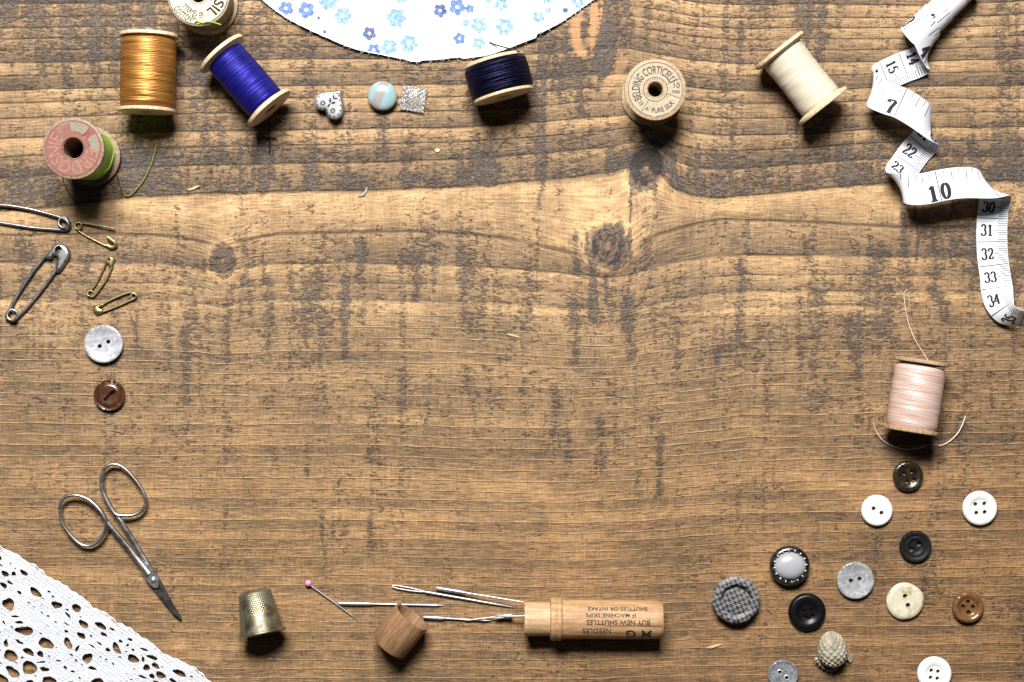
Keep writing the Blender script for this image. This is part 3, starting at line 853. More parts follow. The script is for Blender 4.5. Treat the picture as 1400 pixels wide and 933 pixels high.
thread_end(cot, [(268, 29, 24.6), (276, 31, 24.9), (284, 30, 24.8), (292, 31, 23.5), (302, 34, 22)], .26, T_LIME)
thread_end(cot, [(266, 31, 24.6), (270, 28, 24.9), (274, 31, 24.5), (271, 33, 24.4)], .28, T_LIME)

# ------------------------------------------------------------------ measuring tape
def build_tape():
    K = []   # (x, y, z mm, wx, wy, wz) with w in picture directions (y down)
    ax = np.array((.72, -.69))
    qd = np.array((.69, .72))
    for phi in range(180 + 1020, 10, -30):
        sh = max(0, (phi - 100)) / 360.0
        c = np.array((1259.5, 41.0)) + ax * 27 * sh
        Rr = 20.5 * (1 - .06 * min(sh, 2.5))
        zc = 7.6
        p = c + qd * Rr * math.cos(R(phi))
        z = zc + (6.6 - .2 * sh) * math.sin(R(phi))
        K.append((p[0], p[1], z, ax[0], ax[1], 0))
    K = K[:-1]
    K += [(1271, 66, 8.5, .50, -.84, 0), (1266, 77, 3.2, .1, -.98, .0), (1252, 86, 1.2, -.22, -.97, 0), (1236, 92, .8, -.30, -.95, 0), (1218, 100, 1.6, -.26, -.96, 0), (1201, 109, 4.5, -.1, -.99, 0),
          (1193, 118, 9.0, .12, -.99, 0), (1199, 128, 13.2, .30, -.95, 0), (1213, 135, 15.6, .40, -.91, 0), (1231, 141, 16.4, .42, -.90, 0), (1250, 152, 15.6, .36, -.93, 0), (1264, 163, 13.0, .2, -.97, 0),
          (1272, 174, 8.5, -.05, -.99, 0), (1270, 186, 4.0, -.45, -.88, 0), (1262, 196, 1.6, -.74, -.66, 0), (1251, 208, .9, -.84, -.54, 0), (1238, 226, 1.6, -.84, -.54, 0), (1228, 240, 5.0, -.75, -.66, 0),
          (1226, 250, 9.5, -.62, -.78, 0), (1233, 256, 13.0, -.48, -.87, 0), (1248, 259, 15.4, -.36, -.93, 0), (1266, 258, 16.4, -.28, -.96, 0), (1290, 253, 16.6, -.24, -.97, 0), (1315, 250, 16.0, -.34, -.94, 0), (1338, 251, 14.0, -.52, -.85, 0),
          (1354, 256, 10.5, -.74, -.66, 0), (1361, 264, 6.5, -.90, -.42, 0), (1360, 276, 2.6, -.98, -.12, 0), (1357, 294, .9, -1, 0, 0), (1356, 320, .6, -1, -.01, 0), (1357, 350, .6, -1, .02, 0), (1361, 380, .8, -.99, .10, 0),
          (1363, 396, 2.4, -.93, .17, -.25), (1367, 414, 5.6, -.72, .24, -.62), (1375, 428, 7.6, -.48, .33, -.81), (1387, 434, 8.8, -.30, .42, -.83), (1401, 436, 9.4, -.12, .48, -.86), (1425, 437, 10, -.05, .5, -.86), (1450, 437, 10, 0, .5, -.86)]
    n = 10
    P = []; W = []
    kp = [tuple(px(k[0], k[1], k[2])) for k in K]
    kw = [(k[3], -k[4], k[5]) for k in K]
    P = np.array(cat_rom(kp, n)); W = np.array(cat_rom(kw, n))
    kidx = lambda i: i * n
    T = np.gradient(P, axis=0); T /= np.linalg.norm(T, axis=1)[:, None]
    W -= (W * T).sum(1)[:, None] * T * .85
    W /= np.linalg.norm(W, axis=1)[:, None]
    Nn = np.cross(T, W); Nn /= np.linalg.norm(Nn, axis=1)[:, None]
    S = np.concatenate([[0], np.cumsum(np.linalg.norm(np.diff(P, axis=0), axis=1))])
    HW = 6.55
    def pt(s_, u, off):
        s_ = min(max(s_, 0), S[-1] - 1e-6)
        i = min(max(np.searchsorted(S, s_) - 1, 0), len(S) - 2)
        f = (s_ - S[i]) / (S[i + 1] - S[i])
        p = P[i] * (1 - f) + P[i + 1] * f; w = W[i] * (1 - f) + W[i + 1] * f; q = Nn[i] * (1 - f) + Nn[i + 1] * f
        w = w / np.linalg.norm(w)
        return p + w * u + q * off
    mb = MB()
    us = [-1, -.94, -.5, 0, .5, .94, 1]
    th = .16
    v = []; f = []
    for i in range(len(P)):
        for u in us: v.append(P[i] + W[i] * HW * u + Nn[i] * th * (1 - .5 * (abs(u) > .95)))
        for u in us[::-1]: v.append(P[i] + W[i] * HW * u - Nn[i] * th * (1 - .5 * (abs(u) > .95)))
    m = len(us) * 2
    for i in range(len(P) - 1):
        for k in range(m):
            k2 = (k + 1) % m
            f.append((i * m + k, i * m + k2, (i + 1) * m + k2, (i + 1) * m + k))
    f.append(tuple(range(m))[::-1]); f.append(tuple((len(P) - 1) * m + k for k in range(m)))
    mb.add(v, f)
    t = thing("measuring_tape", "white curling measuring tape twisting down the upper right corner", "tape measure", (0, 0, 0))
    n_ = NT("tape_vinyl"); nz = n_.noise(n_.coord(), 500, 3, .5)
    n_.bsdf(color=n_.mix(nz, (.60, .62, .66), (.68, .69, .73)), rough=.38, spec=.45, normal=n_.bump(nz, .0001, .6))
    link("tape_band", mb, n_.m, t, smooth=60)
    def s_at(X, Y, lo, hi):
        best = None
        for s_ in np.arange(lo, hi, .25):
            p = pt(s_, 0, 0); k = H / (H - p[2]) / SPX
            d = (700 + p[0] * k - X) ** 2 + (466.5 - p[1] * k - Y) ** 2
            if best is None or d < best[0]: best = (d, s_)
        return best[1]
    base = len(K) - 38
    sk = lambda i: S[min(kidx(i), len(S) - 1)]
    # find key arc lengths
    iB = [i for i, k in enumerate(K) if k[0] == 1236 and k[1] == 92][0]
    iC = [i for i, k in enumerate(K) if k[0] == 1231][0]
    iD = [i for i, k in enumerate(K) if k[0] == 1238 and k[1] == 226][0]
    iE = [i for i, k in enumerate(K) if k[0] == 1290][0]
    iF = [i for i, k in enumerate(K) if k[0] == 1357 and k[1] == 294][0]
    s14 = sk(iB); s7 = sk(iC); s22 = s_at(1239, 222, sk(iD) - 15, sk(iD) + 15); s10 = s_at(1283, 256, sk(iE) - 15, sk(iE) + 15)
    s30 = s_at(1356, 298.5, sk(iF) - 12, sk(iF) + 12); s33 = s_at(1362, 394, sk(iF) + 15, sk(iF) + 60); s34 = s_at(1371, 422, s33, s33 + 30)
    sA = s_at(1266, 36, sk(iB) - 60, sk(iB) - 12)
    cm_x = [14.5 - 12, 14.5, 22.5, 30.5, 33.5, 34.5]; 
    cm_s = [s14 - 12 * 9.7, s14, s22, s30, s33, s34]
    def cm(v_): 
        if v_ > 34.5: return s34 + (v_ - 34.5) * 9.7
        return float(np.interp(v_, cm_x, cm_s))
    def inch(v_):
        if v_ > 10: return s10 + (v_ - 10) * 25.0
        if v_ < 7: return s7 + (v_ - 7) * (s7 - sA) / 5.0
        return float(np.interp(v_, [7, 10], [s7, s10]))
    offo, offi = th + .05, -(th + .05)
    tick = MB(); num = MB()
    def bar(s_, u0, u1, w, off):
        vv = []; m_ = 4
        for i in range(m_ + 1):
            u = u0 + (u1 - u0) * i / m_
            vv += [pt(s_ - w / 2, u, off), pt(s_ + w / 2, u, off)]
        tick.add(vv, [(2 * i, 2 * i + 1, 2 * i + 3, 2 * i + 2) for i in range(m_)])
    # inch side (outer): upper edge is +u
    k8 = int(inch(0) > 0)
    for q in range(-8, 100):
        val = q / 8 + 0.0
        s_ = inch(val)
        if s_ < 1 or s_ > S[-1] - 1: continue
        if q % 8 == 0: bar(s_, HW * .98, -HW * .95, .36, offo)
        elif q % 4 == 0: bar(s_, HW * .98, HW * .10, .32, offo)
        elif q % 2 == 0: bar(s_, HW * .98, HW * .25, .3, offo)
        else: bar(s_, HW * .98, HW * .55, .26, offo)
    for val in range(0, 11):
        s_ = inch(val)
        if s_ < 4 or s_ > S[-1] - 4: continue
        txt = str(val)
        if len(txt) == 1:
            v, f = digit_geo(txt, 6.6, .25, .11)
            num.add([pt(s_ - 3.0 + x, y - HW * .42, offo + .01) for x, y, _ in v], f)
        else:
            for c, dx in ((txt[0], -2.7), (txt[1], 2.9)):
                v, f = digit_geo(c, 6.8, .25, .11)
                num.add([pt(s_ + dx + x, y - HW * .40, offo + .01) for x, y, _ in v], f)
    # centimetre side (inner): numbers near +u, ticks at -u
    for q in range(0, 380):
        val = q / 10
        s_ = cm(val)
        if s_ < 1 or s_ > S[-1] - 1: continue
        if q % 10 == 5: bar(s_, HW * .97, -HW * .95, .34, offi)
        elif q % 10 == 0: bar(s_, -HW * .97, -HW * .15, .28, offi)
        else: bar(s_, -HW * .97, -HW * .38, .26, offi)
    for val in range(0, 37):
        s_ = cm(val)
        if s_ < 5 or s_ > S[-1] - 5: continue
        v, f = digit_geo(str(val), 4.9, .23, .11, .64, .86)
        num.add([pt(s_ - y, HW * .32 - x, offi - .01) for x, y, _ in v], f)
    link("tick_marks", tick, INK, t, smooth=0)
    link("printed_numbers", num, INK, t, smooth=0)
build_tape()

# ------------------------------------------------------------------ floral fabric disc and crocheted lace
def build_fabric():
    dots = MB()
    c = px(586, -273, 1.0); Rf = 356 * SPX * .9985
    rs = random.Random(3)
    outer = []
    N = 520
    for i in range(N):
        a = 2 * PI * i / N
        X = 586 + 356 * math.cos(a); Y = -273 - 356 * math.sin(a)
        r = Rf + .35 * math.sin(7 * a) + .25 * math.sin(23 * a + 1) + rs.uniform(-.10, .10)
        if 560 < X < 576 and Y > 0: r += .2
        if 576 <= X < 632 and Y > 0: r -= .5
        if 632 <= X < 736 and Y > 0: r += .2 + .6 * (X - 632) / 104
        if 736 <= X and Y > 0: r -= .5
        if 440 <= X < 560 and Y > 0: r -= .3
        outer.append((c.x + r * math.cos(a), c.y + r * math.sin(a)))
    def zt(x, y):
        d = math.hypot(x - c.x, y - c.y) / Rf
        return 1.5 + .35 * math.sin(x * .06 + 1) * math.sin(y * .07) + .25 * math.sin(x * .13 + y * .05) * d + .8 * max(0, d - .93) * 6 * (.6 + .4 * math.sin(x * .09 + .7))
    mb = MB().plate(outer, [], zt, lambda x, y: zt(x, y) - .45, 2.6)
    n = NT("white_cotton"); P = n.coord()
    wv = n.m_('MULTIPLY', n.m_('SINE', n.m_('MULTIPLY', n.node('ShaderNodeSeparateXYZ', 0, {'Vector': P}), 9000)), n.m_('SINE', n.m_('MULTIPLY', n.node('ShaderNodeSeparateXYZ', 1, {'Vector': P}), 9000)))
    nz = n.noise(P, 300, 4, .6)
    n.bsdf(color=n.mix(nz, (.62, .63, .65), (.74, .74, .74)), rough=.85, spec=.15, sheen=.2, normal=n.bump(n.m_('ADD', wv, n.m_('MULTIPLY', nz, 2)), .00008, .6))
    t = thing("fabric_circle", "round white cotton fabric piece printed with small blue flowers", "fabric", (0, 0, 0))
    link("fabric_sheet", mb, n.m, t, smooth=60)
    fr_ = MB()
    for _ in range(420):
        a = rs.uniform(0, 2 * PI); k_ = outer[int(a / (2 * PI) * N) % N]
        dx, dy = math.cos(a), math.sin(a); tl = rs.uniform(.3, 1.5); sw = rs.uniform(-1.2, 1.2)
        p0 = (k_[0] - dx * .4, k_[1] - dy * .4, zt(k_[0], k_[1]) - .2)
        fr_.tube([p0, (k_[0] + dx * tl * .5 - dy * sw * .3, k_[1] + dy * tl * .5 + dx * sw * .3, p0[2] - .2), (k_[0] + dx * tl - dy * sw, k_[1] + dy * tl + dx * sw, .5)], [.09, .07, .03], 5)
    link("frayed_threads", fr_, n.m, t, kind='stuff')
    # printed flowers: (x, y, radius, kind)
    def pm(name, a, b):
        m = NT(name); q = m.coord(); z = m.noise(q, 700, 4, .6)
        return m.bsdf(color=m.mix(m.mr(z, .35, .65), a, b), rough=.85, spec=.12)
    kinds = {'b': pm("blue_print", srgb(78, 100, 156), srgb(110, 134, 182)), 'l': pm("light_blue_print", srgb(104, 134, 176), srgb(146, 170, 200)), 'g': pm("grey_print", srgb(158, 160, 162), srgb(178, 179, 180)),
             'w': pm("white_print", (.8, .8, .8), (.85, .85, .85)), 'n': pm("slate_blue_print", srgb(66, 78, 120), srgb(104, 116, 152))}
    F = [(391, 12, 10, 'b'), (419, 14, 11, 'b'), (449, 1, 13, 'l'), (469, 22, 12, 'l'), (505, 46, 9, 'n'), (511, 69, 9, 'b'), (532, 65, 11, 'l'), (542, 25, 13, 'l'), (559, 60, 12, 'l'), (602, 15, 9, 'n'), (625, 10, 11, 'b'),
         (642, 12, 6, 'b'), (628, 53, 8, 'b'), (655, 35, 11, 'l'), (637, 32, 5, 'l'), (654, 59, 9, 'l'), (685, 6, 9, 'l'), (690, 37, 12, 'l'), (736, 24, 8, 'l'), (748, -2, 7, 'l'), (790, 2, 9, 'l'), (548, -3, 8, 'l'),
         (510, 10, 12, 'g'), (567, 12, 9, 'g'), (569, 30, 8, 'g'), (596, 42, 12, 'g'), (603, 68, 10, 'g'), (712, 28, 8, 'g'), (484, 44, 5, 'g'), (436, 25, 2.5, 'n'), (444, 44, 2.5, 'n'), (576, 78, 4, 'n'), (663, 20, 5, 'g'), (588, 22, 5, 'g'), (505, 28, 4, 'g')]
    r2 = random.Random(8)
    for _ in range(400):
        X, Y = r2.uniform(375, 800), r2.uniform(-10, 74)
        if math.hypot(X - 586, Y + 273) < 344 and all(math.hypot(X - a, Y - b) > r + 8 for a, b, r, k in F) and len(F) < 62:
            F.append((X, Y, r2.uniform(3, 7), r2.choice('gggln')))
    for _ in range(170):   # the rest of the print, beyond the frame
        a = r2.uniform(0, 2 * PI); q = 335 * math.sqrt(r2.random())
        X, Y = 586 + q * math.cos(a), -273 + q * math.sin(a)
        if Y < -16: F.append((X, Y, r2.uniform(5, 12), r2.choice('bblllggn')))
    mbs = {k: MB() for k in kinds}; far = {k: MB() for k in kinds}
    for (X, Y, r, k) in F:
        p = px(X, Y, 1.2); rr = r * SPX; a0 = r2.uniform(0, 2)
        M_ = 40; lob = 5 + (r > 11)
        pts = []
        for i in range(M_):
            a = 2 * PI * i / M_
            q = rr * (.70 + .36 * abs(math.cos(lob * (a + a0) / 2)) ** .8 + r2.uniform(-.05, .05))
            pts.append((p.x + q * math.cos(a), p.y + q * math.sin(a)))
        pts = [q for q in pts]
        inside_ = [q for q in pts if math.hypot(q[0] - c.x, q[1] - c.y) < Rf - .9]
        if len(inside_) < M_:
            pts = [(q if math.hypot(q[0] - c.x, q[1] - c.y) < Rf - .9 else (c.x + (q[0] - c.x) * (Rf - 1.0) / math.hypot(q[0] - c.x, q[1] - c.y), c.y + (q[1] - c.y) * (Rf - 1.0) / math.hypot(q[0] - c.x, q[1] - c.y))) for q in pts]
        cx_, cy_ = p.x, p.y
        if math.hypot(cx_ - c.x, cy_ - c.y) > Rf - 1.5: continue
        vv = [(cx_, cy_, zt(cx_, cy_) + .06)]
        for s_ in (.5, 1.0):
            vv += [(cx_ + (q[0] - cx_) * s_, cy_ + (q[1] - cy_) * s_, 0) for q in pts]
        vv = [(a, b, zt(a, b) + .13) for a, b, _ in vv]
        m_ = len(pts)
        ff = [(0, 1 + i, 1 + (i + 1) % m_) for i in range(m_)] + [(1 + i, 1 + m_ + i, 1 + m_ + (i + 1) % m_, 1 + (i + 1) % m_) for i in range(m_)]
        (far[k] if Y < -16 else mbs[k]).add(vv, ff)
        if Y >= -16:
            link('printed_flower', MB().add(vv, ff), kinds[k], t, smooth=0); mbs[k] = MB()
        if r > 7 and k != 'g' and r < 12.5:
            cc = circle(cx_, cy_, rr * .24, 10)
            (far['w'] if Y < -16 else dots).add([(a, b, zt(a, b) + .18) for a, b in cc], [tuple(range(10))])
    link('flower_centres', dots, kinds['w'], t, smooth=0, kind='stuff')
    for k in kinds:
        link('printed_flowers', far[k], kinds[k], t, smooth=0, kind='stuff')
build_fabric()

def build_lace():
    # edge of the lace from (0,750) down to (292,933); holes read off the photograph
    def edge(tt):
        return (-30 + 340 * tt, 0)
    E = [(-90, 690), (-40, 722), (0, 749), (10, 756), (24, 763), (42, 773), (60, 787), (78, 799), (96, 808), (110, 820), (126, 832), (148, 845), (168, 858), (190, 871), (212, 888), (232, 902), (256, 910), (275, 925), (300, 944), (340, 972), (400, 1014)]
    outer = []
    for i in range(len(E) - 1):
        (x0, y0), (x1, y1) = E[i], E[i + 1]
        L = math.hypot(x1 - x0, y1 - y0); m = max(2, int(L / 2.4))
        for k in range(m):
            t_ = k / m
            x = x0 + (x1 - x0) * t_; y = y0 + (y1 - y0) * t_
            ph = (x * .85 + y * .55)
            b = 3.4 * abs(math.sin(ph / 12.0)) ** .7 + .7 * math.sin(ph / 2.1)
            outer.append((x + b * .52, y - b * .85))
    outer += [(400, 1014), (330, 1110), (160, 1050), (80, 985), (40, 953), (10, 930), (-4, 922), (-30, 905), (-90, 865), (-150, 800)]
    s = 300 / 1400.0
    Hs = [(62, 400, 34, 30, 50), (40, 205, 22, 14, 30), (160, 200, 24, 12, 35), (30, 280, 22, 13, 35), (6, 105, 10, 12, 0), (235, 325, 38, 17, 40), (368, 404, 30, 18, 10), (494, 425, 26, 20, 40), (540, 527, 30, 17, 40), (650, 537, 34, 15, 30),
          (104, 478, 22, 6, 0), (130, 515, 22, 8, 0), (163, 568, 50, 22, 5), (300, 650, 42, 26, 20), (440, 650, 34, 18, 62), (565, 742, 24, 28, 50), (190, 703, 32, 17, 30), (265, 718, 20, 15, 50), (75, 727, 38, 28, 25), (195, 805, 40, 34, 40), (290, 815, 26, 12, 8),
          (88, 833, 44, 22, 40), (320, 885, 38, 20, 5), (630, 893, 34, 18, 5), (25, 872, 40, 15, 35), (595, 808, 24, 9, 15), (855, 747, 32, 22, 25), (525, 600, 26, 14, 35), (668, 592, 20, 9, 30), (750, 680, 36, 15, 62), (695, 690, 14, 10, 20),
          (775, 636, 12, 8, 30), (835, 625, 14, 8, 20), (720, 560, 16, 6, 25), (925, 688, 24, 7, 20), (975, 740, 32, 11, 20), (940, 803, 18, 17, 0), (997, 792, 24, 13, 35), (1030, 850, 28, 17, 30), (1150, 838, 38, 15, 25), (915, 862, 24, 7, 20), (975, 858, 16, 12, 40),
          (1108, 886, 22, 9, 25), (430, 572, 12, 8, 20), (430, 525, 16, 5, 40), (460, 722, 12, 6, 30), (45, 650, 12, 20, -10), (130, 640, 24, 8, 30), (95, 205, 12, 12, 0), (130, 325, 14, 8, 40), (70, 262, 18, 7, 35), (10, 150, 14, 5, 30), (320, 320, 10, 6, 20), (435, 435, 10, 6, 0), (440, 470, 22, 7, 50),
          (500, 680, 8, 18, 30), (590, 665, 20, 5, 30), (640, 650, 16, 6, 40), (1040, 800, 8, 4, 20), (855, 690, 8, 8, 0), (918, 750, 8, 14, 0), (1228, 862, 10, 5, 20), (820, 660, 10, 6, -50), (150, 740, 8, 6, 0), (200, 895, 20, 12, 10), (460, 900, 18, 8, 10), (740, 905, 20, 9, 15), (1000, 895, 16, 8, 15), (380, 760, 14, 5, 0), (105, 770, 14, 6, 30), (270, 770, 24, 5, -5)]
    rs = random.Random(21)
    holes = []; cen = []
    for (hx, hy, rx, ry, ang) in Hs:
        X, Y = hx * s, 740 + hy * (193 / 901.0)
        cen.append((X, Y, max(rx, ry) * s))
        k = SPX
        p = px(X, Y, 1.0)
        rx_, ry_ = rx * s * k * 1.14, ry * s * k * 1.18
        a0 = rs.uniform(0, 6)
        pts = []
        m = 20 if max(rx, ry) > 12 else 12
        for i in range(m):
            a = 2 * PI * i / m
            q = 1.06 + .09 * math.cos(3 * a + a0) + .03 * math.cos(5 * a + 2 * a0)
            x, y = rx_ * q * math.cos(a), ry_ * q * math.sin(a)
            c_, s_ = math.cos(R(-ang)), math.sin(R(-ang))
            pts.append((p.x + x * c_ - y * s_, p.y + x * s_ + y * c_))
        holes.append(pts)
    # rows of small openings between them, following the band (also beyond the frame)
    d = np.array((.80, .60)); nrm = np.array((-.60, .80))
    for row, (off, stp, rr) in enumerate([(9, 9, 1.3), (20, 12, 1.4), (34, 11, 1.2), (60, 10, 1.3), (76, 13, 1.6), (92, 11, 1.5), (110, 12, 2.0), (124, 10, 1.6), (140, 12, 2.2), (158, 12, 2.0), (178, 12, 2.2)]):
        for k in range(-16, 44):
            q = np.array((0.0, 749.0)) + d * (k * stp + (row % 2) * stp * .5 + rs.uniform(-1.5, 1.5)) + nrm * (off + rs.uniform(-1.5, 1.5))
            if not (-120 < q[0] < 380): continue
            r_ = rr * rs.uniform(.6, 1.25)
            if any(math.hypot(q[0] - a, q[1] - b) < c_ + r_ * 2.2 + 2.0 for a, b, c_ in cen): continue
            # keep inside the outline (roughly)
            xx = [e[0] for e in E]; yy = [e[1] for e in E]
            if q[1] < np.interp(q[0], xx, yy) + 7: continue
            if q[1] > np.interp(q[0], [-150, -90, -4, 40, 160, 330], [800, 865, 922, 953, 1050, 1110]) - 6: continue
            if rs.random() < .12: continue
            p = px(q[0], q[1], 1.0)
            cen.append((q[0], q[1], r_ * 1.4))
            holes.append(circle(p.x, p.y, r_ * SPX * 1.75, 7, r_ * SPX * .95, rs.uniform(0, 1), R(-36 + rs.uniform(-30, 30))))
    outer_mm = [tuple(px(a, b, 1.0))[:2] for a, b in outer]
    ca, sa = math.cos(R(-37)), math.sin(R(-37))
    hc = np.array([(sum(p[0] for p in h) / len(h), sum(p[1] for p in h) / len(h), max(math.hypot(p[0] - h[0][0], p[1] - h[0][1]) for p in h) / 2) for h in holes])
    def zt(x, y):
        u = x * ca + y * sa; v = -x * sa + y * ca
        dd = np.hypot(hc[:, 0] - x, hc[:, 1] - y) - hc[:, 2]
        m = max(dd.min(), 0)
        rim = .22 * math.sin(m * 5.2 + .6) * math.exp(-m * .35)       # yarns run round the openings
        st_ = abs(math.sin(u * 2.9 + (int(v / 1.5) % 2) * 1.57)) ** .6 * abs(math.sin(v * PI / 1.5)) ** .5
        tw = .46 * (st_ - .6) * (1 - math.exp(-max(m, 0) * 1.2)) + .10 * math.sin(u * 7.9 + v * 2.4)
        return 2.9 + .7 * rim + 1.5 * tw + .25 * math.sin(u * .35) * math.sin(v * .4)
    mb = MB().plate(outer_mm, holes, zt, lambda x, y: zt(x, y) - .9, .40, jitter=.2)
    n = NT("white_crochet_cotton"); P = n.coord()
    nz = n.noise(n.scaled(P, (1500, 4200, 1500), (0, 0, R(37))), 1, 4, .65, 1.5)
    n2 = n.noise(P, 1300, 3, .6)
    n.bsdf(color=n.mix(nz, (.60, .62, .68), (.77, .77, .80)), rough=.9, spec=.1, sheen=.3, normal=n.bump(n.m_('ADD', nz, n2), .00055, 1.0))
    t = thing("lace_trim", "white crocheted cotton lace lying across the lower left corner", "lace", (0, 0, 0))
    link("lace_band", mb, n.m, t, smooth=75)
    # picot yarn along the edge
    eg = MB(); pts = []
    for i in range(0, len(outer) - 11):
        x, y = outer[i]
        pts.append(tuple(px(x + .5, y + .4, 1.3 + .25 * math.sin(i * .9))))
    eg.tube(pts, [.34 + .10 * math.sin(i * 1.1) for i in range(len(pts))], 6)
    link("edge_yarn", eg, n.m, t)
build_lace()

# ------------------------------------------------------------------ buttons
def make_button(label, X, Y, rpx, prof, mat, holes=(), zbase=0.0, tilt=(0, 0), group=None, name="button", thick=None, irregular=0.0, sqz=1.0):
    """prof: [(fraction of the radius, z mm)] from the centre outwards; holes: (dx, dy, r) in pixels from the centre"""
    zt_edge = prof[-1][1]
    p = px(X, Y, zt_edge * .6 + zbase)
    r = rpx * (H - zt_edge) / H * SPX
    rot = Matrix.Rotation(R(tilt[0]), 3, 'X') @ Matrix.Rotation(R(tilt[1]), 3, 'Y')
    lift = abs(math.sin(R(tilt[0]))) * r + abs(math.sin(R(tilt[1]))) * r
    t = thing(name, label, "button", (p.x, p.y, zbase + lift * .9 + .45), rot, group)
    fr = [a for a, b in prof]; zz = [b for a, b in prof]
    def zt(x, y):
        return float(np.interp(math.hypot(x, y * sqz) / r, fr, zz))
    def zb(x, y):
        d = math.hypot(x, y) / r
        return min(.0 + max(0, d - .82) ** 2 * 14, zt(x, y) - .25)
    outer = [(q[0] * (1 + irregular * math.sin(2 * math.atan2(q[1], q[0]) + 1) + irregular * .5 * math.sin(5 * math.atan2(q[1], q[0]))), q[1] * (1 + irregular * math.cos(3 * math.atan2(q[1], q[0])))) for q in circle(0, 0, r, 60)]
    hl = []
    for h in holes:
        if len(h) == 3: hl.append(circle(h[0] * SPX, -h[1] * SPX, h[2] * SPX, 14))
        else: hl.append([(a * SPX, -b * SPX) for a, b in h])
    # concentric ordering of points is kept dense near profile breaks
    mb = MB().plate(outer, hl, zt, zb, max(.34, r / 17), jitter=.05)
    link("button_disc", mb, mat, t, smooth=32)
    return t, zt, r

PEARL = mat_pearl("mother_of_pearl", srgb(132, 132, 138), srgb(166, 166, 170), srgb(190, 190, 190))
PEARL_G = mat_pearl("grey_shell", srgb(116, 117, 119), srgb(146, 147, 148), srgb(180, 181, 181))
PEARL_D = mat_pearl("striped_grey_shell", srgb(90, 92, 96), srgb(118, 120, 124), srgb(150, 152, 152), 160)
B_BROWN = mat_plain("brown_casein", srgb(66, 38, 20), .28, .6, vary=.35, bscale=260, coat=.5)
B_BLACK = mat_plain("black_plastic", (.003, .003, .004), .34, .25, vary=.3, bump=.02, bscale=1800)
B_MATT = mat_plain("worn_black_rubber", (.006, .006, .007), .5, .25, vary=.35, bump=.08, bscale=2200)
B_HORN = mat_plain("dark_horn", srgb(34, 28, 18), .25, .6, vary=.6, bscale=500, coat=.5, dirt=srgb(58, 50, 30))
B_WHITE = mat_plain("white_plastic", (.66, .66, .65), .3, .5, vary=.03)
B_WHITE_O = mat_plain("old_white_plastic", (.62, .61, .58), .4, .5, vary=.05, dirt=srgb(196, 184, 156), bscale=300)
B_CREAM = mat_plain("crazed_cream_button", srgb(186, 180, 158), .35, .5, vary=.1, bscale=700, bump=.12, dirt=srgb(142, 128, 88))
B_TAN = mat_plain("toffee_brown_plastic", srgb(100, 68, 38), .28, .6, vary=.25, bscale=350, coat=.4)
FLAT = [(0, 1.6), (.62, 1.6), (.86, 1.75), (.95, 1.6), (1, 1.1)]

make_button("large grey pearl button with two holes, above the brown button", 142.5, 470.5, 26, [(0, 1.0), (.5, 1.25), (.85, 1.9), (.95, 2.0), (1, 1.6)], PEARL, [(-5.5, 3.2, 2.9), (6.2, -3, 2.9)], tilt=(-2, 1))
slot = [(-5.6 - 2.6, 4.2 + .6), (-7.6, 7.0), (-4.6, 7.6), (-1.6, 4.0), (1.2, 1.2), (4.8, -1.2), (7.8, -3.8), (7.4, -7.0), (4.4, -7.6), (1.2, -5.2), (-1.4, -2.2), (-4.4, .6)]
slot = [(a + 1.0, b + .3) for a, b in slot]
make_button("small dark brown button with one slanting slot", 150, 540.5, 21.5, [(0, 2.3), (.3, 2.5), (.6, 2.7), (.76, 2.2), (.82, 1.7), (.88, 2.2), (.95, 2.3), (1, 1.6)], B_BROWN, [slot])
make_button("small dark horn button with four holes below the pink spool", 1241, 651, 20.8, [(0, 1.3), (.5, 1.35), (.56, 1.8), (.8, 2.3), (.93, 2.1), (1, 1.3)], B_HORN, [(-5.4, -3.6, 3), (4.6, -6, 3), (-1.6, 7.4, 3), (8, 4.4, 3)])
make_button("small glossy white button with two holes", 1198.5, 698, 21.5, [(0, 1.9), (.4, 1.9), (.55, 2.2), (.8, 2.3), (.93, 2.0), (1, 1.2)], B_WHITE, [(-5, -3, 3), (5.8, 2.8, 3)])
make_button("off white button with four holes at the right edge", 1339, 695, 23.8, [(0, 1.4), (.5, 1.45), (.6, 2.0), (.8, 2.4), (.93, 2.1), (1, 1.2)], B_WHITE_O, [(-6.3, -5.8, 2.9), (5.8, -6.6, 2.9), (-5, 6, 2.9), (6.4, 5, 2.9)])
pea = [(-5.4 + 6.0 * math.cos(a), 4.0 + 5.0 * math.sin(a)) for a in np.linspace(0, 2 * PI, 14, endpoint=False)]
make_button("matt black button with two holes in a sunken oval", 1251, 747, 21.8, [(0, 1.0), (.38, 1.0), (.46, 1.55), (.6, 1.7), (.66, 1.5), (.8, 1.9), (.93, 2.0), (1, 1.2)], B_MATT, [(-5.5, 4.0, 4.0), (4.8, -3.4, 4.0)], tilt=(3, 0))
make_button("glossy black button with sunken four hole centre", 1103, 836.5, 25.6, [(0, 1.7), (.42, 1.7), (.5, 2.1), (.66, 2.6), (.86, 2.6), (.95, 2.1), (1, 1.2)], B_BLACK, [(-5, -1.6, 2.7), (5, -3, 2.7), (-2.4, 6.5, 2.7), (7, 5, 2.7)])
make_button("grey shell button with two holes beside the cream button", 1169, 793.5, 25.2, [(0, 1.0), (.5, 1.2), (.85, 1.7), (.95, 1.8), (1, 1.4)], PEARL_G, [(-6.4, .4, 3), (5.6, -2.2, 3)], tilt=(-1.5, 0))
make_button("cream crackled button with two holes one above the other", 1237, 821.5, 25.2, [(0, 1.8), (.5, 2.1), (.8, 2.1), (.93, 1.8), (1, 1.1)], B_CREAM, [(-.8, -7, 3.2), (3.2, 5.4, 3.2)], irregular=.022)
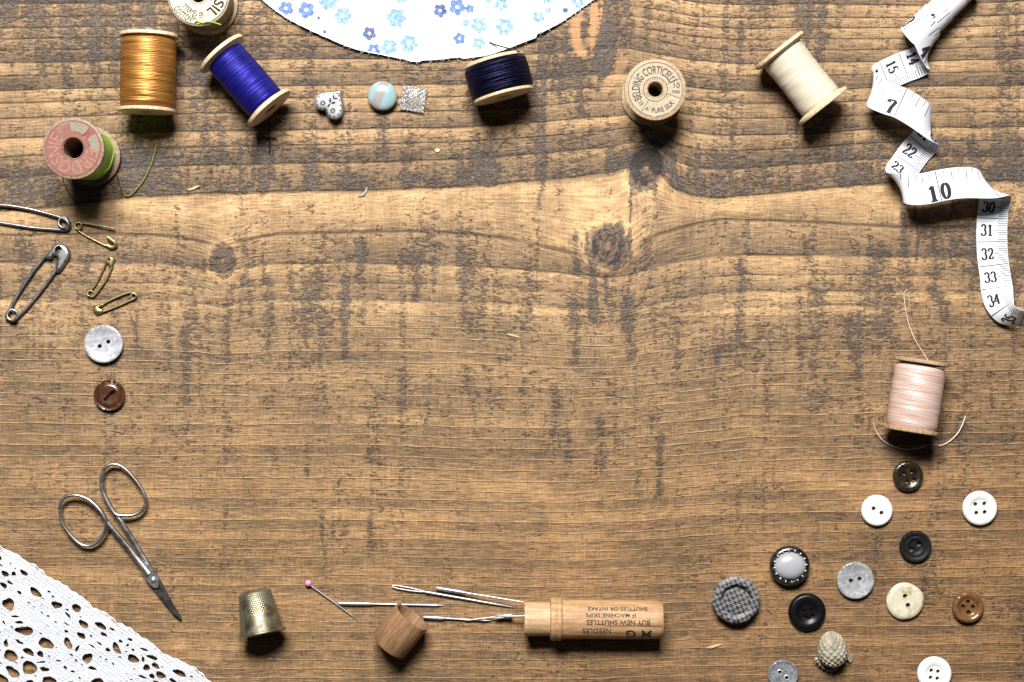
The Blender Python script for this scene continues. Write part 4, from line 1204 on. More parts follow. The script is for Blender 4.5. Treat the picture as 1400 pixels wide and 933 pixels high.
make_button("toffee brown button with four holes and thick rim", 1322.5, 830, 21.6, [(0, 1.2), (.52, 1.25), (.6, 1.9), (.76, 2.6), (.9, 2.5), (1, 1.4)], B_TAN, [(0, -7.2, 3.1), (-6.8, -.6, 3.1), (6.8, -.2, 3.1), (.6, 7, 3.1)], tilt=(-3, 0))
tg, ztg, rg = make_button("grey striped button with two metal ringed holes, cut by the bottom edge", 1070, 922.5, 21, [(0, 1.4), (.5, 1.4), (.8, 1.5), (.88, 2.0), (.95, 2.0), (1, 1.3)], PEARL_D, [(-4.4, -4, 2.6), (5, 3.6, 2.6)])
for (dx, dy) in ((-4.4, -4), (5, 3.6)):
    link("eyelet", MB().lathe([(2.5 * SPX, 1.0), (2.5 * SPX, 1.62), (3.0 * SPX, 1.72), (4.0 * SPX, 1.55), (4.0 * SPX, 1.42)], 20, Matrix.Translation((dx * SPX, -dy * SPX, 0)), closed=True), PEARL, tg)
make_button("bright white button with four holes, cut by the bottom edge", 1277, 921, 23.6, [(0, 1.5), (.45, 1.55), (.56, 2.1), (.8, 2.5), (.93, 2.1), (1, 1.2)], B_WHITE, [(-4.6, -4.8, 2.7), (4.6, -3.6, 2.7), (-5.6, 4.8, 2.7), (3.6, 6, 2.7)])

# round two tone button
n = NT("streaked_turquoise_glaze"); P = n.coord()
sx = n.node('ShaderNodeSeparateXYZ', 0, {'Vector': n.scaled(P, (1, 1, 1), (0, 0, R(24)))})
wob = n.m_('ADD', sx, n.m_('MULTIPLY_ADD', n.noise(P, 180, 3, .5), .0016, -.0008))
band = n.m_('MULTIPLY', n.mr(wob, -.0036, -.0026), n.mr(wob, .0004, .0010, 1, 0))
n.bsdf(color=n.mix(n.m_('MULTIPLY', band, .85), n.mix(n.noise(P, 300, 3, .5), srgb(112, 142, 146), srgb(150, 174, 174)), srgb(142, 128, 126)), rough=.16, spec=.7, coat=.6)
tb = thing("button", "domed pale turquoise and grey button between heart and glass square", "button", tuple(px(523, 131.5, 2.5))[:2] + (0,))
link("button_disc", MB().lathe([(0, .4), (4.6, .4), (5.7, 1.2), (6.28, 2.6), (6.25, 3.3), (5.8, 4.1), (4.8, 4.75), (3.3, 5.15), (1.7, 5.32), (0.4, 5.36), (0, 5.36)], 64), n.m, tb)

# heart button
def heart(n_=64, s=1.0):
    out = []
    for i in range(n_):
        t = 2 * PI * i / n_
        x = 16 * math.sin(t) ** 3; y = 13 * math.cos(t) - 5 * math.cos(2 * t) - 2 * math.cos(3 * t) - math.cos(4 * t)
        x, y = .70 * x + .30 * 16 * math.sin(t), .70 * (y + 1.5) + .30 * 14.5 * math.cos(t)
        out.append((x * s / 16, y * s / 16))
    return out
SILVER = mat_metal("engraved_silver", (.42, .42, .42), (.20, .20, .20), .5, .4, 600)
th = thing("heart_button", "silver heart shaped button engraved with two flowers and leaves", "button", tuple(px(453.5, 141, 3))[:2] + (.3,), Matrix.Rotation(R(142), 3, 'Z') @ Matrix.Rotation(R(-6), 3, 'X'))
hs = 6.7
ho = heart(72, hs)
ho = [(x * 1.0, y * 1.02) for x, y in ho]
def hz(x, y):
    a = math.atan2(x, y)
    d = min(math.hypot(x - p[0], y - p[1]) for p in ho)
    return 4.3 + .6 * (1 - math.exp(-d * 1.8))
link("heart_body", MB().plate(ho, [], hz, lambda x, y: .0, .45, jitter=.1), SILVER, th, smooth=50)
ink = MB()
ih = heart(40, hs * .83)
for i in range(0, 40, 2):
    a, b = ih[i], ih[(i + 1) % 40]
    if math.hypot(a[0] - b[0], a[1] - b[1]) < .25: continue
    m_ = ((a[0] + b[0]) / 2, (a[1] + b[1]) / 2)
    an = math.atan2(b[1] - a[1], b[0] - a[0])
    pts = circle(m_[0], m_[1], .45, 8, .27, 0, an)
    ink.add([(x, y, hz(x, y) + .05) for x, y in pts], [tuple(range(8))])
for (fx, fy) in ((-2.7, 1.9), (2.6, 2.0)):
    for k in range(10):
        a = 2 * PI * k / 10
        v, f = line_geo([(fx + .55 * math.cos(a), fy + .55 * math.sin(a)), (fx + 1.25 * math.cos(a), fy + 1.35 * math.sin(a))], .34)
        ink.add([(x, y, hz(x, y) + .05) for x, y, _ in v], f)
    v, f = ring_geo(.5, .13, 0, n=16); ink.add([(x + fx, y + fy, hz(x + fx, y + fy) + .05) for x, y, _ in v], f)
for (fx, fy, an, rx) in ((-.9, -.9, 60, 1.0), (.9, -.9, 120, 1.0), (-.7, -3.0, 50, .8), (.7, -3.0, 130, .8), (0, 1.2, 90, .9)):
    pts = circle(fx, fy, rx, 12, rx * .45, 0, R(an)); ink.add([(x, y, hz(x, y) + .05) for x, y in pts], [tuple(range(12))])
v, f = line_geo([(0, 2.0), (.05, 0), (0, -2), (0, -4.2)], .16); ink.add([(x, y, hz(x, y) + .06) for x, y, _ in v], f)
link("engraving", ink, INK, th, smooth=0)

# square glass button
n = NT("clear_glass"); P = n.coord()
nz = n.noise(P, 420, 3, .6); vr = n.node('ShaderNodeTexVoronoi', 0, {'Vector': P, 'Scale': 620})
n.bsdf(color=n.mix(nz, (.62, .62, .60), (.86, .87, .86)), rough=.16, trans=.86, ior=1.36, spec=.6, normal=n.bump(n.m_('ADD', nz, vr), .0003, 1.0))
tq = thing("glass_button", "small clear square glass button with beaded edge", "button", tuple(px(565, 135.5, 1.2))[:2] + (.15,), Matrix.Rotation(R(-9), 3, 'Z'))
sq = []
for k in range(4):
    a = PI / 2 * k
    for i in range(12):
        u = -1 + 2 * i / 12
        x, y = 5.0, u * 5.0
        x += .22 * abs(math.sin(u * PI * 3))
        sq.append((x * math.cos(a) - y * math.sin(a), x * math.sin(a) + y * math.cos(a)))
link("glass_body", MB().plate(sq, [], lambda x, y: 1.3 + .9 * math.exp(-((x * x + y * y) / 10)) + .25 * math.sin(x * 3) * math.sin(y * 3) * (max(abs(x), abs(y)) > 3.4), lambda x, y: .15, .5, jitter=.02), n.m, tq, smooth=60)
bd = MB()
for (x, y) in sq[::2]:
    if y < 0 or x > 3:
        bd.lathe([(0, -.38), (.27, -.27), (.38, 0), (.27, .27), (0, .38)], 8, Matrix.Translation((x, y, 1.3)))
link("beaded_edge", bd, PEARL, tq)

# smoky cabochon in a dark metal claw setting
tc = thing("cabochon_button", "round dark metal button set with a smooth grey glass dome", "button", tuple(px(1080, 774, 4))[:2] + (0,))
DARKM = mat_metal("black_nickel", (.14, .14, .145), (.015, .015, .015), .14, .55, 300)
link("metal_setting", MB().lathe([(0, .3), (5.5, .3), (7.6, 1.0), (8.55, 2.4), (8.6, 3.3), (8.25, 4.4), (7.5, 5.1), (7.0, 5.2), (6.75, 4.8), (6.6, 4.0), (0, 4.0)], 72), DARKM, tc)
n = NT("smoky_dome_glass"); n.bsdf(color=(.30, .30, .315), rough=.30, spec=.6, coat=.35, sub=0.0)
dome = MB().lathe([(6.9, 4.0), (6.7, 4.7), (6.1, 5.6), (5.0, 6.4), (3.6, 6.9), (2.0, 7.15), (.5, 7.22), (0, 7.22)], 64)
dome.v = [(x * 1.0, y * .86, z) for x, y, z in dome.v]
link("glass_dome", dome, n.m, tc)
cl = MB()
for k in range(16):
    a = 2 * PI * k / 16 + .1
    M_ = Matrix.Rotation(a, 4, 'Z') @ Matrix.Translation((6.75, 0, 5.25))
    cl.lathe([(0, -.5), (.34, -.3), (.42, 0), (.32, .3), (0, .45)], 8, M_ @ Matrix.Diagonal((1.7, .8, 1, 1)))
link("setting_claws", cl, STEEL, tc)

# houndstooth covered button
n = NT("houndstooth_cloth"); P = n.coord()
sp = n.t.nodes.new('ShaderNodeSeparateXYZ'); n.put(sp.inputs[0], n.scaled(P, (1, 1, 1), (0, 0, R(-24))))
fq = 2 * PI / .00185
def per(e, f=1.0, ph=0.0): return n.m_('SINE', n.m_('ADD', n.m_('MULTIPLY', e, fq * f), ph))
wq = n.noise(P, 350, 2, .5)
xa = n.m_('ADD', sp.outputs[0], n.m_('MULTIPLY', wq, .0007)); ya = n.m_('ADD', sp.outputs[1], n.m_('MULTIPLY', wq, .0007))
A = n.mr(per(xa), -.25, .25); Bv = n.mr(per(ya, .8), -.25, .25)
dg = n.mr(per(n.m_('ADD', xa, ya), 1.6), -.3, .3)
pat = n.m_('ADD', n.m_('MULTIPLY', A, Bv), n.m_('MULTIPLY', n.m_('SUBTRACT', n.m_('ADD', A, Bv), n.m_('MULTIPLY', n.m_('MULTIPLY', A, Bv), 2.0)), dg))
fz = n.noise(P, 4200, 3, .7)
pc = n.mix(n.mr(n.m_('ADD', pat, n.m_('MULTIPLY_ADD', fz, .5, -.25)), .3, .7), srgb(14, 13, 16), srgb(160, 158, 158))
wv = n.m_('MULTIPLY', per(xa, 3.0), per(ya, 3.0))
n.bsdf(color=pc, rough=.9, spec=.1, sheen=.3, normal=n.bump(n.m_('ADD', n.m_('ADD', wv, n.m_('MULTIPLY', fz, 1.2)), pat), .00040, 1.0))
tf = thing("covered_button", "big fabric covered button in black and white houndstooth", "button", tuple(px(1006, 820, 4))[:2] + (0,), Matrix.Rotation(R(3), 3, 'X'))
rim = MB().lathe([(6.0, .5), (7.5, .7), (9.2, 1.8), (10.05, 3.4), (10.1, 4.9), (9.5, 6.2), (8.5, 6.9), (7.5, 6.9), (6.7, 6.2), (6.25, 5.0), (6.1, 3.8)], 96, closed=True, rfun=lambda a, j, r, z: .16 * math.sin(9 * a + z) + .1 * math.sin(17 * a))
link("padded_rim", rim, n.m, tf)
link("sunken_centre", MB().lathe([(0, .5), (6.0, .5), (6.4, 3.6), (6.2, 4.1), (5.2, 4.7), (3.4, 5.1), (1.5, 5.25), (.3, 5.3), (0, 5.3)], 64), n.m, tf)

# knotted button
n = NT("knotted_cord"); P = n.coord()
fz = n.noise(P, 3000, 3, .7); bz = n.noise(P, 220, 3, .5)
n.bsdf(color=n.mix(n.mr(n.m_('ADD', n.m_('MULTIPLY', fz, .6), n.m_('MULTIPLY', bz, .4)), .38, .62), srgb(112, 104, 88), srgb(188, 180, 158)), rough=.85, spec=.15, normal=n.bump(fz, .0004, 1.0))
tk = thing("knot_button", "knobbly beige knotted cord button shaped like a small egg", "button", tuple(px(1138, 889, 5))[:2] + (0,), Matrix.Rotation(R(6), 3, 'Z'))
sv = []; sf = []
nu, nv = 120, 80
for j in range(nv + 1):
    ph = PI * j / nv
    for i in range(nu):
        a = 2 * PI * i / nu
        dx, dy, dz = math.sin(ph) * math.cos(a), math.cos(ph), math.sin(ph) * math.sin(a)
        k = abs(math.sin(6 * a + 8 * ph)) * abs(math.sin(6 * a - 8 * ph))
        r_ = 1 + .13 * (k ** .5) - .06
        ry = 7.7 if dy > 0 else 7.0
        wx = 6.1 * (1 - .12 * dy)
        sv.append((wx * r_ * dx, ry * r_ * dy, 5.6 + 5.4 * r_ * dz))
for j in range(nv):
    for i in range(nu):
        i2 = (i + 1) % nu
        sf.append((j * nu + i, (j + 1) * nu + i, (j + 1) * nu + i2, j * nu + i2))
link("knotted_ball", MB().add(sv, sf), n.m, tk, smooth=70)
tl = MB()
pts = cat_rom([(-6.9, -3.0, 3.5), (-6.2, -4.4, 2.6), (-5.0, -6.4, 1.9), (-3.2, -8.2, 1.4), (-1.2, -9.2, 1.3), (.6, -8.7, 1.5), (1.6, -7.4, 1.6)], 6)
tl.tube(pts, [.75 + .22 * math.sin(i * 1.3) for i in range(len(pts))], 8)
pts = cat_rom([(5.2, -3.6, 3), (6.6, -4.8, 1.6), (7.6, -6.3, .8), (8.4, -6.0, .7)], 6)
tl.tube(pts, [.45 + .2 * math.sin(i * 1.7) for i in range(len(pts))], 7)
for k in range(14):
    a = R(-60 + 9 * k)
    tl.tube([(6.2, -4.6, 1.2), (6.2 + 1.8 * math.cos(a), -4.6 + 1.8 * math.sin(a), 1.3), (6.2 + 3.0 * math.cos(a + .3), -4.6 + 3.0 * math.sin(a + .3), .6)], .07, 4)
link("cord_tail", tl, n.m, tk)

# ------------------------------------------------------------------ safety pins
def wire(pts, r, mb=None, n_=10, sm=8, **kw):
    mb = mb or MB()
    return mb.tube(cat_rom([tuple(px(*p)) for p in pts], sm), r, n_, **kw)
def coil(X, Y, z, Rpx, r, turns=1.4, a0=0, mb=None, pitch=None):
    pts = []
    m = int(turns * 22); pitch = pitch or r * 1.9
    for i in range(m + 1):
        a = a0 + 2 * PI * turns * i / m
        c = px(X, Y, z + pitch * turns * i / m)
        pts.append((c.x + Rpx * SPX * math.cos(a), c.y + Rpx * SPX * math.sin(a), c.z))
    return (mb or MB()).tube(pts, r, 10)
def pin_cap(outline, z0, z1, mat, t, hole=None, name="cap"):
    o = [tuple(px(a, b, z1))[:2] for a, b in outline]
    cx = sum(p[0] for p in o) / len(o); cy = sum(p[1] for p in o) / len(o)
    Pn = [(p[0], p[1]) for p in o]
    Pn = [tuple(q) for q in cat_rom(Pn, 5, closed=True)]
    def zt(x, y):
        d = min(math.hypot(x - p[0], y - p[1]) for p in Pn)
        return z0 + (z1 - z0) * (1 - math.exp(-d * 2.6) * .75)
    hl = []
    if hole:
        hp = px(hole[0], hole[1], z1)
        hl = [circle(hp.x, hp.y, hole[2] * SPX, 16, hole[3] * SPX, 0, hole[4])]
    link(name, MB().plate(Pn, hl, zt, lambda x, y: z0 - .2, .3, jitter=.1), mat, t, smooth=60)

t1 = thing("safety_pin", "large dark safety pin cut by the left edge, coil pointing right", "safety pin", (0, 0, 0), group="safety pins")
link("wire", wire([(-60, 296, 1.6), (-40, 286, 1.6), (-10, 281, 1.6), (12, 281.5, 1.6), (40, 286, 1.6), (60, 291, 1.6), (78, 296, 1.9), (90, 301, 2.2), (94, 307, 2.2), (92, 313, 1.7), (86, 314.5, 1.2), (70, 313.5, 1.0), (45, 311.5, 1.0), (12, 306.5, 1.0), (-20, 302, 1.0), (-55, 300, 1.0)], .72), STEEL_BLACK, t1)
link("spring_coil", coil(87, 304.5, 1.0, 7, .62, 1.6, 1.2), STEEL_BLACK, t1)
pin_cap([(-50, 286), (-40, 284), (-40, 306), (-56, 308), (-74, 304), (-76, 292), (-64, 286)], 1.0, 2.6, STEEL_BLACK, t1)

t2 = thing("safety_pin", "large closed grey steel safety pin standing diagonally by the left edge", "safety pin", (0, 0, 0), group="safety pins")
link("wire", wire([(62, 350, 1.6), (46, 370, 1.5), (32, 391, 1.4), (20, 410, 1.4), (13, 424, 1.5), (9, 431, 1.5), (10, 437, 1.5)], .74), STEEL_PIN, t2)
link("pin_needle", wire([(81, 362, 1.6), (68, 382, 1.5), (52, 403, 1.4), (36, 422, 1.3), (26, 432, 1.2), (18, 439, 1.2)], .6), STEEL_PIN, t2)
link("spring_coil", coil(17, 431, 1.0, 7.2, .62, 1.5, 2.5), STEEL_PIN, t2)
pin_cap([(60, 352), (66, 345), (71, 337), (78, 333), (88, 335), (94, 342), (95, 350), (88, 362), (79, 373), (75, 370), (76, 361), (77, 352), (73, 350), (70, 354), (62, 354)], .8, 2.7, STEEL_PIN, t2, hole=(79.5, 341.5, 4.6, 5.8, R(-30)))

t3 = thing("safety_pin", "small brass safety pin standing open beside the large dark pin", "safety pin", (0, 0, 0), group="safety pins")
link("wire", wire([(111, 305, 1.3), (125, 307, 1.5), (140, 309.5, 1.8), (157, 312.5, 2.0)], .42), BRASS, t3)
link("back_wire", wire([(104, 313, .8), (112, 319, .7), (125, 326.5, .7), (140, 334, .7), (148, 337.5, .8)], .46), BRASS, t3)
link("spring_coil", coil(107, 309, .5, 4.6, .36, 1.8, 1.0), BRASS, t3)
link("hook", wire([(147, 324.5, 1.5), (152, 328, 1.7), (157, 332, 1.6), (157.5, 336.5, 1.2), (152, 338.5, 1.0), (146, 335.5, .9)], .85, None, 12, 8, asp=.7), BRASS, t3)

t4 = thing("safety_pin", "small closed brass safety pin standing upright, clasp at the top", "safety pin", (0, 0, 0), group="safety pins")
link("wire", wire([(145, 360, .9), (138, 375, .8), (130, 390, .8), (122, 399, .8), (119.5, 402.5, .8)], .42), BRASS, t4)
link("pin_needle", wire([(153, 365, 1.0), (146, 381, .9), (138, 393, .9), (129, 404, .9), (125, 406.5, .9)], .48), BRASS, t4)
link("spring_coil", coil(123.5, 401.5, .4, 3.9, .36, 1.5, 1.0), BRASS, t4)
pin_cap([(143, 361), (145, 354), (148, 350), (153, 350.5), (156.5, 354), (155.5, 360), (152, 367), (148.5, 366), (147, 362)], .4, 1.7, BRASS, t4, hole=(149.5, 354.8, 1.7, 2.2, 0))

t5 = thing("safety_pin", "small closed brass safety pin lying nearly level above the pearl button", "safety pin", (0, 0, 0), group="safety pins")
link("wire", wire([(140, 416.5, 1.0), (150, 411, .9), (162, 405.5, .9), (174, 401, .9), (182, 400, .9), (186.5, 403.5, .9), (185.5, 408, .9)], .45), BRASS, t5)
link("pin_needle", wire([(138, 427, .9), (150, 423, .8), (165, 417, .8), (178, 411, .8), (185, 408, .8)], .45), BRASS, t5)
link("spring_coil", coil(182.5, 405, .4, 3.6, .36, 1.5, 0.4), BRASS, t5)
pin_cap([(126.5, 424), (128, 419), (135, 416), (142, 414.5), (141, 418.5), (136, 420.5), (141, 423.5), (141, 427), (134, 430.5), (128.5, 428.5)], .4, 1.8, BRASS, t5)

# ------------------------------------------------------------------ scissors
sc3 = 1 / 3.455
def cp(a, b, z): return (50 + a * sc3, 600 + b * sc3, z)
ts = thing("scissors", "small old steel embroidery scissors lying slightly open", "scissors", (0, 0, 0))
ringA = [cp(a, b, z) for a, b, z in [(322, 372, 4.4), (295, 330, 4.4), (243, 284, 4.3), (185, 266, 4.2), (133, 278, 4.0), (111, 318, 3.8), (118, 385, 3.6), (150, 440, 3.4), (198, 490, 3.2), (245, 505, 3.2), (290, 484, 3.4), (322, 440, 3.7), (333, 400, 4.0)]]
ringB = [cp(a, b, z) for a, b, z in [(372, 352, 4.0), (338, 298, 4.0), (312, 240, 3.8), (307, 182, 3.8), (326, 136, 3.6), (365, 119, 3.4), (412, 136, 3.4), (462, 186, 3.4), (500, 242, 3.4), (516, 290, 3.4), (503, 333, 3.6), (460, 358, 3.8), (410, 362, 4.0)]]
for ring_ in (ringA, ringB):
    pts = cat_rom([tuple(px(*p)) for p in ring_], 8, closed=True)
    N_ = len(pts)
    link("finger_ring", MB().tube(pts, [.80 + .12 * math.cos(2 * PI * i / N_) for i in range(N_)], 12, closed=True, asp=1.35), STEEL_OLD, ts)
def bar_mb(pts, widths, asp):
    P_ = cat_rom([tuple(px(*p)) for p in pts], 8)
    ww = np.interp(np.linspace(0, 1, len(P_)), np.linspace(0, 1, len(widths)), widths)
    return MB().tube(P_, list(ww), 12, asp=asp)
link("shank", bar_mb([cp(308, 352, 4.4), cp(340, 402, 4.2), cp(385, 455, 3.6), cp(430, 510, 3.0), cp(470, 562, 2.8), cp(505, 606, 2.8), cp(530, 640, 2.8)], [.7, 1.0, 1.15, 1.2, 1.25, 1.6, 2.0], .8), STEEL_OLD, ts)
link("shank", bar_mb([cp(370, 350, 4.0), cp(398, 390, 3.7), cp(430, 440, 3.0), cp(462, 490, 2.4), cp(500, 552, 2.0), cp(532, 605, 1.9), cp(556, 650, 1.9)], [.7, 1.1, 1.25, 1.15, 1.1, 1.2, 1.5], .8), STEEL_OLD, ts)
def blade(outline, z0, z1):
    o = [tuple(px(a, b, z1))[:2] for a, b in outline]
    return MB().plate(o, [], lambda x, y: z1, lambda x, y: z0, 1.0)
BL_TOP = [cp(a, b, 0)[:2] for a, b in [(490, 592), (505, 588), (530, 596), (548, 612), (566, 640), (578, 668), (578, 690), (568, 706), (552, 704), (536, 690), (514, 662), (496, 628)]]
BL_LONG = [cp(a, b, 0)[:2] for a, b in [(552, 640), (566, 636), (590, 680), (625, 745), (655, 800), (680, 840), (684, 856), (672, 852), (645, 828), (606, 782), (572, 735), (552, 704), (540, 670)]]
BL_TOP2 = [cp(a, b, 0)[:2] for a, b in [(545, 690), (556, 700), (590, 745), (636, 806), (672, 848), (664, 842), (626, 802), (588, 758), (560, 722)]]
BLADE_DARK = mat_metal("blackened_blade", (.10, .097, .095), (.03, .03, .028), .36, .4, 300, .004)
link("blade", blade(BL_LONG, .8, 1.9), BLADE_DARK, ts, smooth=20)
link("blade", blade(BL_TOP2, 2.0, 2.5), BLADE_DARK, ts, smooth=20)
link("pivot_plate", MB().plate([tuple(px(a, b, 3.6))[:2] for a, b in BL_TOP], [], lambda x, y: 3.5, lambda x, y: 1.9, .8), STEEL_OLD, ts, smooth=20)
c_ = px(*cp(551, 666, 3.6))
link("pivot_screw", MB().lathe([(0, 2.6), (1.15, 2.6), (1.2, 3.9), (1.05, 4.25), (.6, 4.5), (0, 4.55)], 24, Matrix.Translation((c_.x, c_.y, 0))), STEEL, ts)

# ------------------------------------------------------------------ thimble
a = px(347.5, 806, 7.6); b = px(358.5, 866, 9.6)
rt = axis_rot(b - a)
tt = thing("thimble", "tarnished brass thimble with dimpled top lying on its side", "thimble", a, rt)
Lt = (b - a).length
prof = []
zs = np.linspace(0, 1, 90)
for q in zs:
    z = q * Lt
    if z < 1.7: r_ = 6.9 * math.sqrt(max(0, 1 - (1 - z / 1.7) ** 2)) * .96 + .25
    else: r_ = 6.9 + (9.2 - 6.9) * (z - 1.7) / (Lt - 1.7)
    prof.append((r_, z))
prof = [(0, 0)] + prof[1:]
def dim(a_, j, r, z):
    if z < .6 or z > Lt * .57 + 0 or r < 2: return 0
    row = z / .8; k = int(row)
    nn = 44
    u = (a_ / (2 * PI) * nn + .5 * (k % 2)) % 1 - .5; w = row - k - .5
    return -.24 * math.exp(-((u * 2.6) ** 2 + (w * 2.6) ** 2) * 1.3)
inner = [(max(r - .55, 0), z + .3) for r, z in prof][::-1]
tm = MB()
rimp = [(9.35, Lt - .9), (9.9, Lt - .7), (10.15, Lt - .2), (9.95, Lt + .25), (9.3, Lt + .4), (8.7, Lt + .1)]
tm.lathe(prof + inner[:1], 228, rfun=dim)
tm.f = tm.f[:-2]
link("thimble_cup", tm, BRASS_T, tt, smooth=60)
link("rolled_rim", MB().lathe(rimp, 72, closed=True), BRASS_T, tt)

# ------------------------------------------------------------------ ball headed pin and machine needles
tp = thing("ball_pin", "thin steel pin with a small round pink head", "pin", (0, 0, 0))
c_ = px(421.5, 797.5, 1.5)
link("pin_shaft", wire([(424, 800, 1.4), (455, 822, .9), (488, 847, .35)], [.27] * 14 + [.24, .2, .06], sm=8) if False else MB().tube([tuple(px(424, 800, 1.4)), tuple(px(455, 822.5, .9)), tuple(px(482, 842.5, .45)), tuple(px(488.5, 847.5, .35))], [.3, .3, .26, .04], 10), STEEL, tp)
link("pin_head", MB().lathe([(0, -1.45)] + [(1.45 * math.cos(q), 1.45 * math.sin(q)) for q in np.linspace(-PI / 2 + .2, PI / 2 - .2, 14)] + [(0, 1.45)], 28, Matrix.Translation(c_)), mat_plain("pink_plastic_head", srgb(206, 130, 172), .25, .5, coat=.3, vary=.05), tp)

def needle(label, p0, p1, kind, z0=.95, z1=.5, extra=None):
    t = thing("machine_needle", label, "needle", (0, 0, 0), group="sewing machine needles")
    A = np.array(tuple(px(*p0, z0))); B = np.array(tuple(px(*p1, z1)))
    d = B - A
    at = lambda q: tuple(A + d * q)
    def s(qs, rs_, asp=1.0): return MB().tube([at(q) for q in qs], rs_, 14, asp=asp)
    if kind == 'shank':
        link("shank", s([0, .01, .26, .30, .34], [.7, .86, .86, .70, .42]), STEEL, t)
        link("blade", s([.32, .6, .86, .90, .95, 1], [.42, .40, .36, .42, .26, .04]), STEEL, t)
    elif kind == 'eye':
        # forked head with a long eye
        side = np.cross(d / np.linalg.norm(d), (0, 0, 1))
        for sg in (1, -1):
            link("eye_side", MB().tube([tuple(A + side * sg * .32), tuple(A + d * .05 + side * sg * .62), tuple(A + d * .16 + side * sg * .55), tuple(A + d * .28 + side * sg * .15)], [.22, .30, .30, .3], 10), STEEL, t)
        link("blade", s([.24, .30, .5, .8, .94, 1], [.4, .56, .56, .5, .3, .05]), STEEL, t)
    return t
needle("sewing machine needle with thick shank nearest the pink headed pin", (462, 825), (608, 828), 'shank')
needle("needle with long split eye, topmost of the scattered needles", (536, 801.5), (705, 831), 'eye', 1.0, .6)
needle("needle with thick shank slanting towards the needle case mouth", (596, 804), (719, 824), 'shank', 1.0, 5.5)
needle("thick shanked needle directly right of the wooden cap", (578.5, 844), (672, 849), 'shank', .95, .8)
needle("short thin needle with its tip pointing to the cap", (700, 841), (633, 849), 'shank', 3.0, .6)
needle("needle with wide eye entering the needle case", (676, 843.5), (733, 842), 'eye', 2.6, 6.5)

# ------------------------------------------------------------------ needle case and its cap
zc = 8.7
a = px(717, 846.5, zc); b = px(906, 847.5, zc)
d = (b - a)
tn = thing("needle_case", "turned wooden needle case with faded upside down black lettering", "needle case", a, axis_rot(d))
Lc = d.length
s_ = SPX * (H - zc) / H
u = lambda Xp: (Xp - 717) * s_
body = [(0.2, u(752)), (7.9, u(752)), (8.9, u(753)), (9.15, u(756)), (9.1, u(759)), (8.75, u(761)), (9.1, u(763)), (9.15, u(766)), (8.75, u(768)), (8.25, u(769)), (8.2, u(800)), (8.25, u(850)), (8.1, u(895)), (7.9, u(902)), (7.3, u(905.5)), (6.5, Lc), (0.2, Lc)]
link("case_body", MB().lathe(body, 72), W_CASE, tn)
neck = [(7.0, u(756)), (7.15, u(720)), (7.1, 0.2), (6.9, 0), (5.9, 0), (5.7, .4), (5.7, u(748)), (.2, u(749)), (.2, u(756))]
link("case_neck", MB().lathe(neck, 64), W_NECK, tn)
# lettering wrapped round the barrel: local z along the case, picture-up is angle ~ +y world
ink = MB()
Minv = axis_rot(d).transposed()
yl = Minv @ Vector((0, 1, 0)); zl = Minv @ Vector((0, 0, 1))
ay = math.atan2(yl.y, yl.x); az = math.atan2(zl.y, zl.x)
sgn = 1 if math.sin(ay - az) > 0 else -1
def wrap(v, Xc, dy_px, rr=8.30):
    """text turned half a turn; dy_px = offset of the line from the axis in the picture, + upward"""
    out = []
    th0 = math.asin(max(-.98, min(.98, dy_px / 26.3)))
    for x, y, _ in v:
        zz_ = u(Xc) - x
        th_ = th0 - y / rr
        a_ = az + sgn * th_
        out.append((rr * math.cos(a_), rr * math.sin(a_), zz_))
    return out
for txt, size, Xc, dy, st, bold in (("SHUTTLES OR INTAKE", 2.4, 843, 19.0, 1.05, .03), ("IF MACHINE SKIPS", 2.4, 834, 11.5, 1.10, .01), ("BUY NEW SHUTTLES", 3.0, 844, 3.0, .96, .03), ("NEEDLES", 3.4, 815, -8.5, .9, .02)):
    v, f = text_geo(txt, size, bold, stretch=st)
    ink.add(wrap(v, Xc, dy, 8.33), f)
v, f = text_geo("M G", 6.0, .08, stretch=1.05); ink.add(wrap(v, 872, -11.0, 8.33), f)
v, f = line_geo([(-12 * 1.0, 0), (12, 0)], .22); ink.add(wrap(v, 865, -4.6, 8.33), f)
link("lettering", ink, INK_FADED, tn, smooth=0)

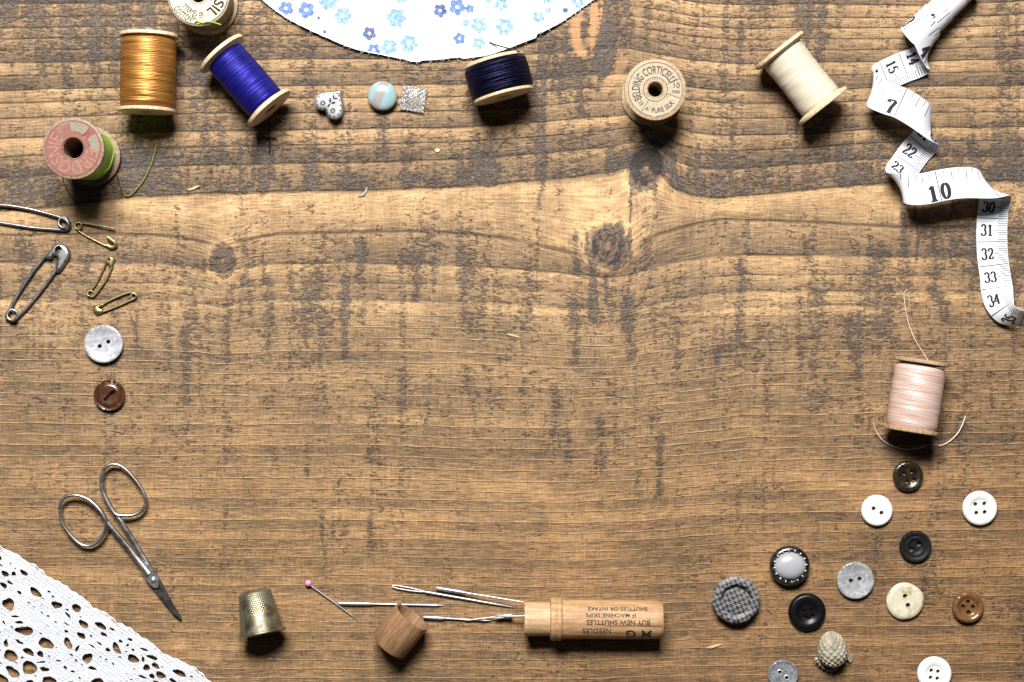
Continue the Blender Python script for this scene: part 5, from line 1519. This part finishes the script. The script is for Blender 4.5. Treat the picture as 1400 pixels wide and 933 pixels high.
a = px(530.5, 884, 8.4); b = px(563, 843.5, 11.0)
d = b - a; Lk = d.length
tcap = thing("cap_of_needle_case", "hollow wooden cap of the needle case lying on its side", "cap", a, axis_rot(d))
link("cap_shell", MB().lathe([(.2, 0), (6.8, 0), (7.9, .35), (8.35, 1.2), (8.45, Lk * .5), (8.4, Lk - .6), (8.2, Lk), (7.3, Lk), (7.05, Lk - .5), (7.0, 3), (.2, 2.6)], 72, rfun=lambda a_, j, r, z: .05 * math.sin(3 * a_) if r > 2 else 0), W_CAP, tcap)
nk = MB()
nk.add([(8.47 * math.cos(q), 8.47 * math.sin(q), z) for q, z in ((2.1, Lk - 3), (2.22, Lk - 3.4), (2.26, Lk - 1.2), (2.14, Lk - 1.0))], [(0, 1, 2, 3)])

# ------------------------------------------------------------------ crumbs on the board
CHIP = mat_plain("pale_splinter_wood", srgb(176, 150, 112), .7, .3, vary=.2)
LINT = mat_plain("grey_lint", srgb(150, 142, 138), .9, .1, vary=.2)
def chip(label, pts, w, mat, zz=.35):
    t = MB()
    P_ = [tuple(px(x, y, zz)) for x, y in pts]
    P_ = cat_rom(P_, 5)
    N_ = len(P_)
    t.tube(P_, [w * .62 * SPX * (.25 + math.sin(PI * (i + .4) / N_)) for i in range(N_)], 7, asp=.45)
    o = link("wood_splinter", t, mat)
    o["label"] = label; o["category"] = "splinter"; o["kind"] = "thing"
chip("pale pointed wood splinter left of the glossy black and covered buttons", [(966, 886), (974, 884.5), (987, 881)], 2.6, CHIP)
chip("tiny pale wood splinter below the golden and blue spools", [(256, 260), (264, 258), (273, 254)], 2.4, CHIP)
chip("small curled grey splinter on the pale band below the turquoise button", [(489, 268), (495, 267), (500, 262), (502, 256)], 2.2, LINT, .5)
chip("short bright wood sliver in the middle of the board", [(692, 457), (702, 459), (712, 462)], 1.8, CHIP, .3)
chip("tiny pale yellow fleck on the board under the glass square", [(595, 205), (598, 206), (601, 205)], 3.2, mat_plain("yellow_fleck", srgb(206, 214, 150), .6, .3), .3)
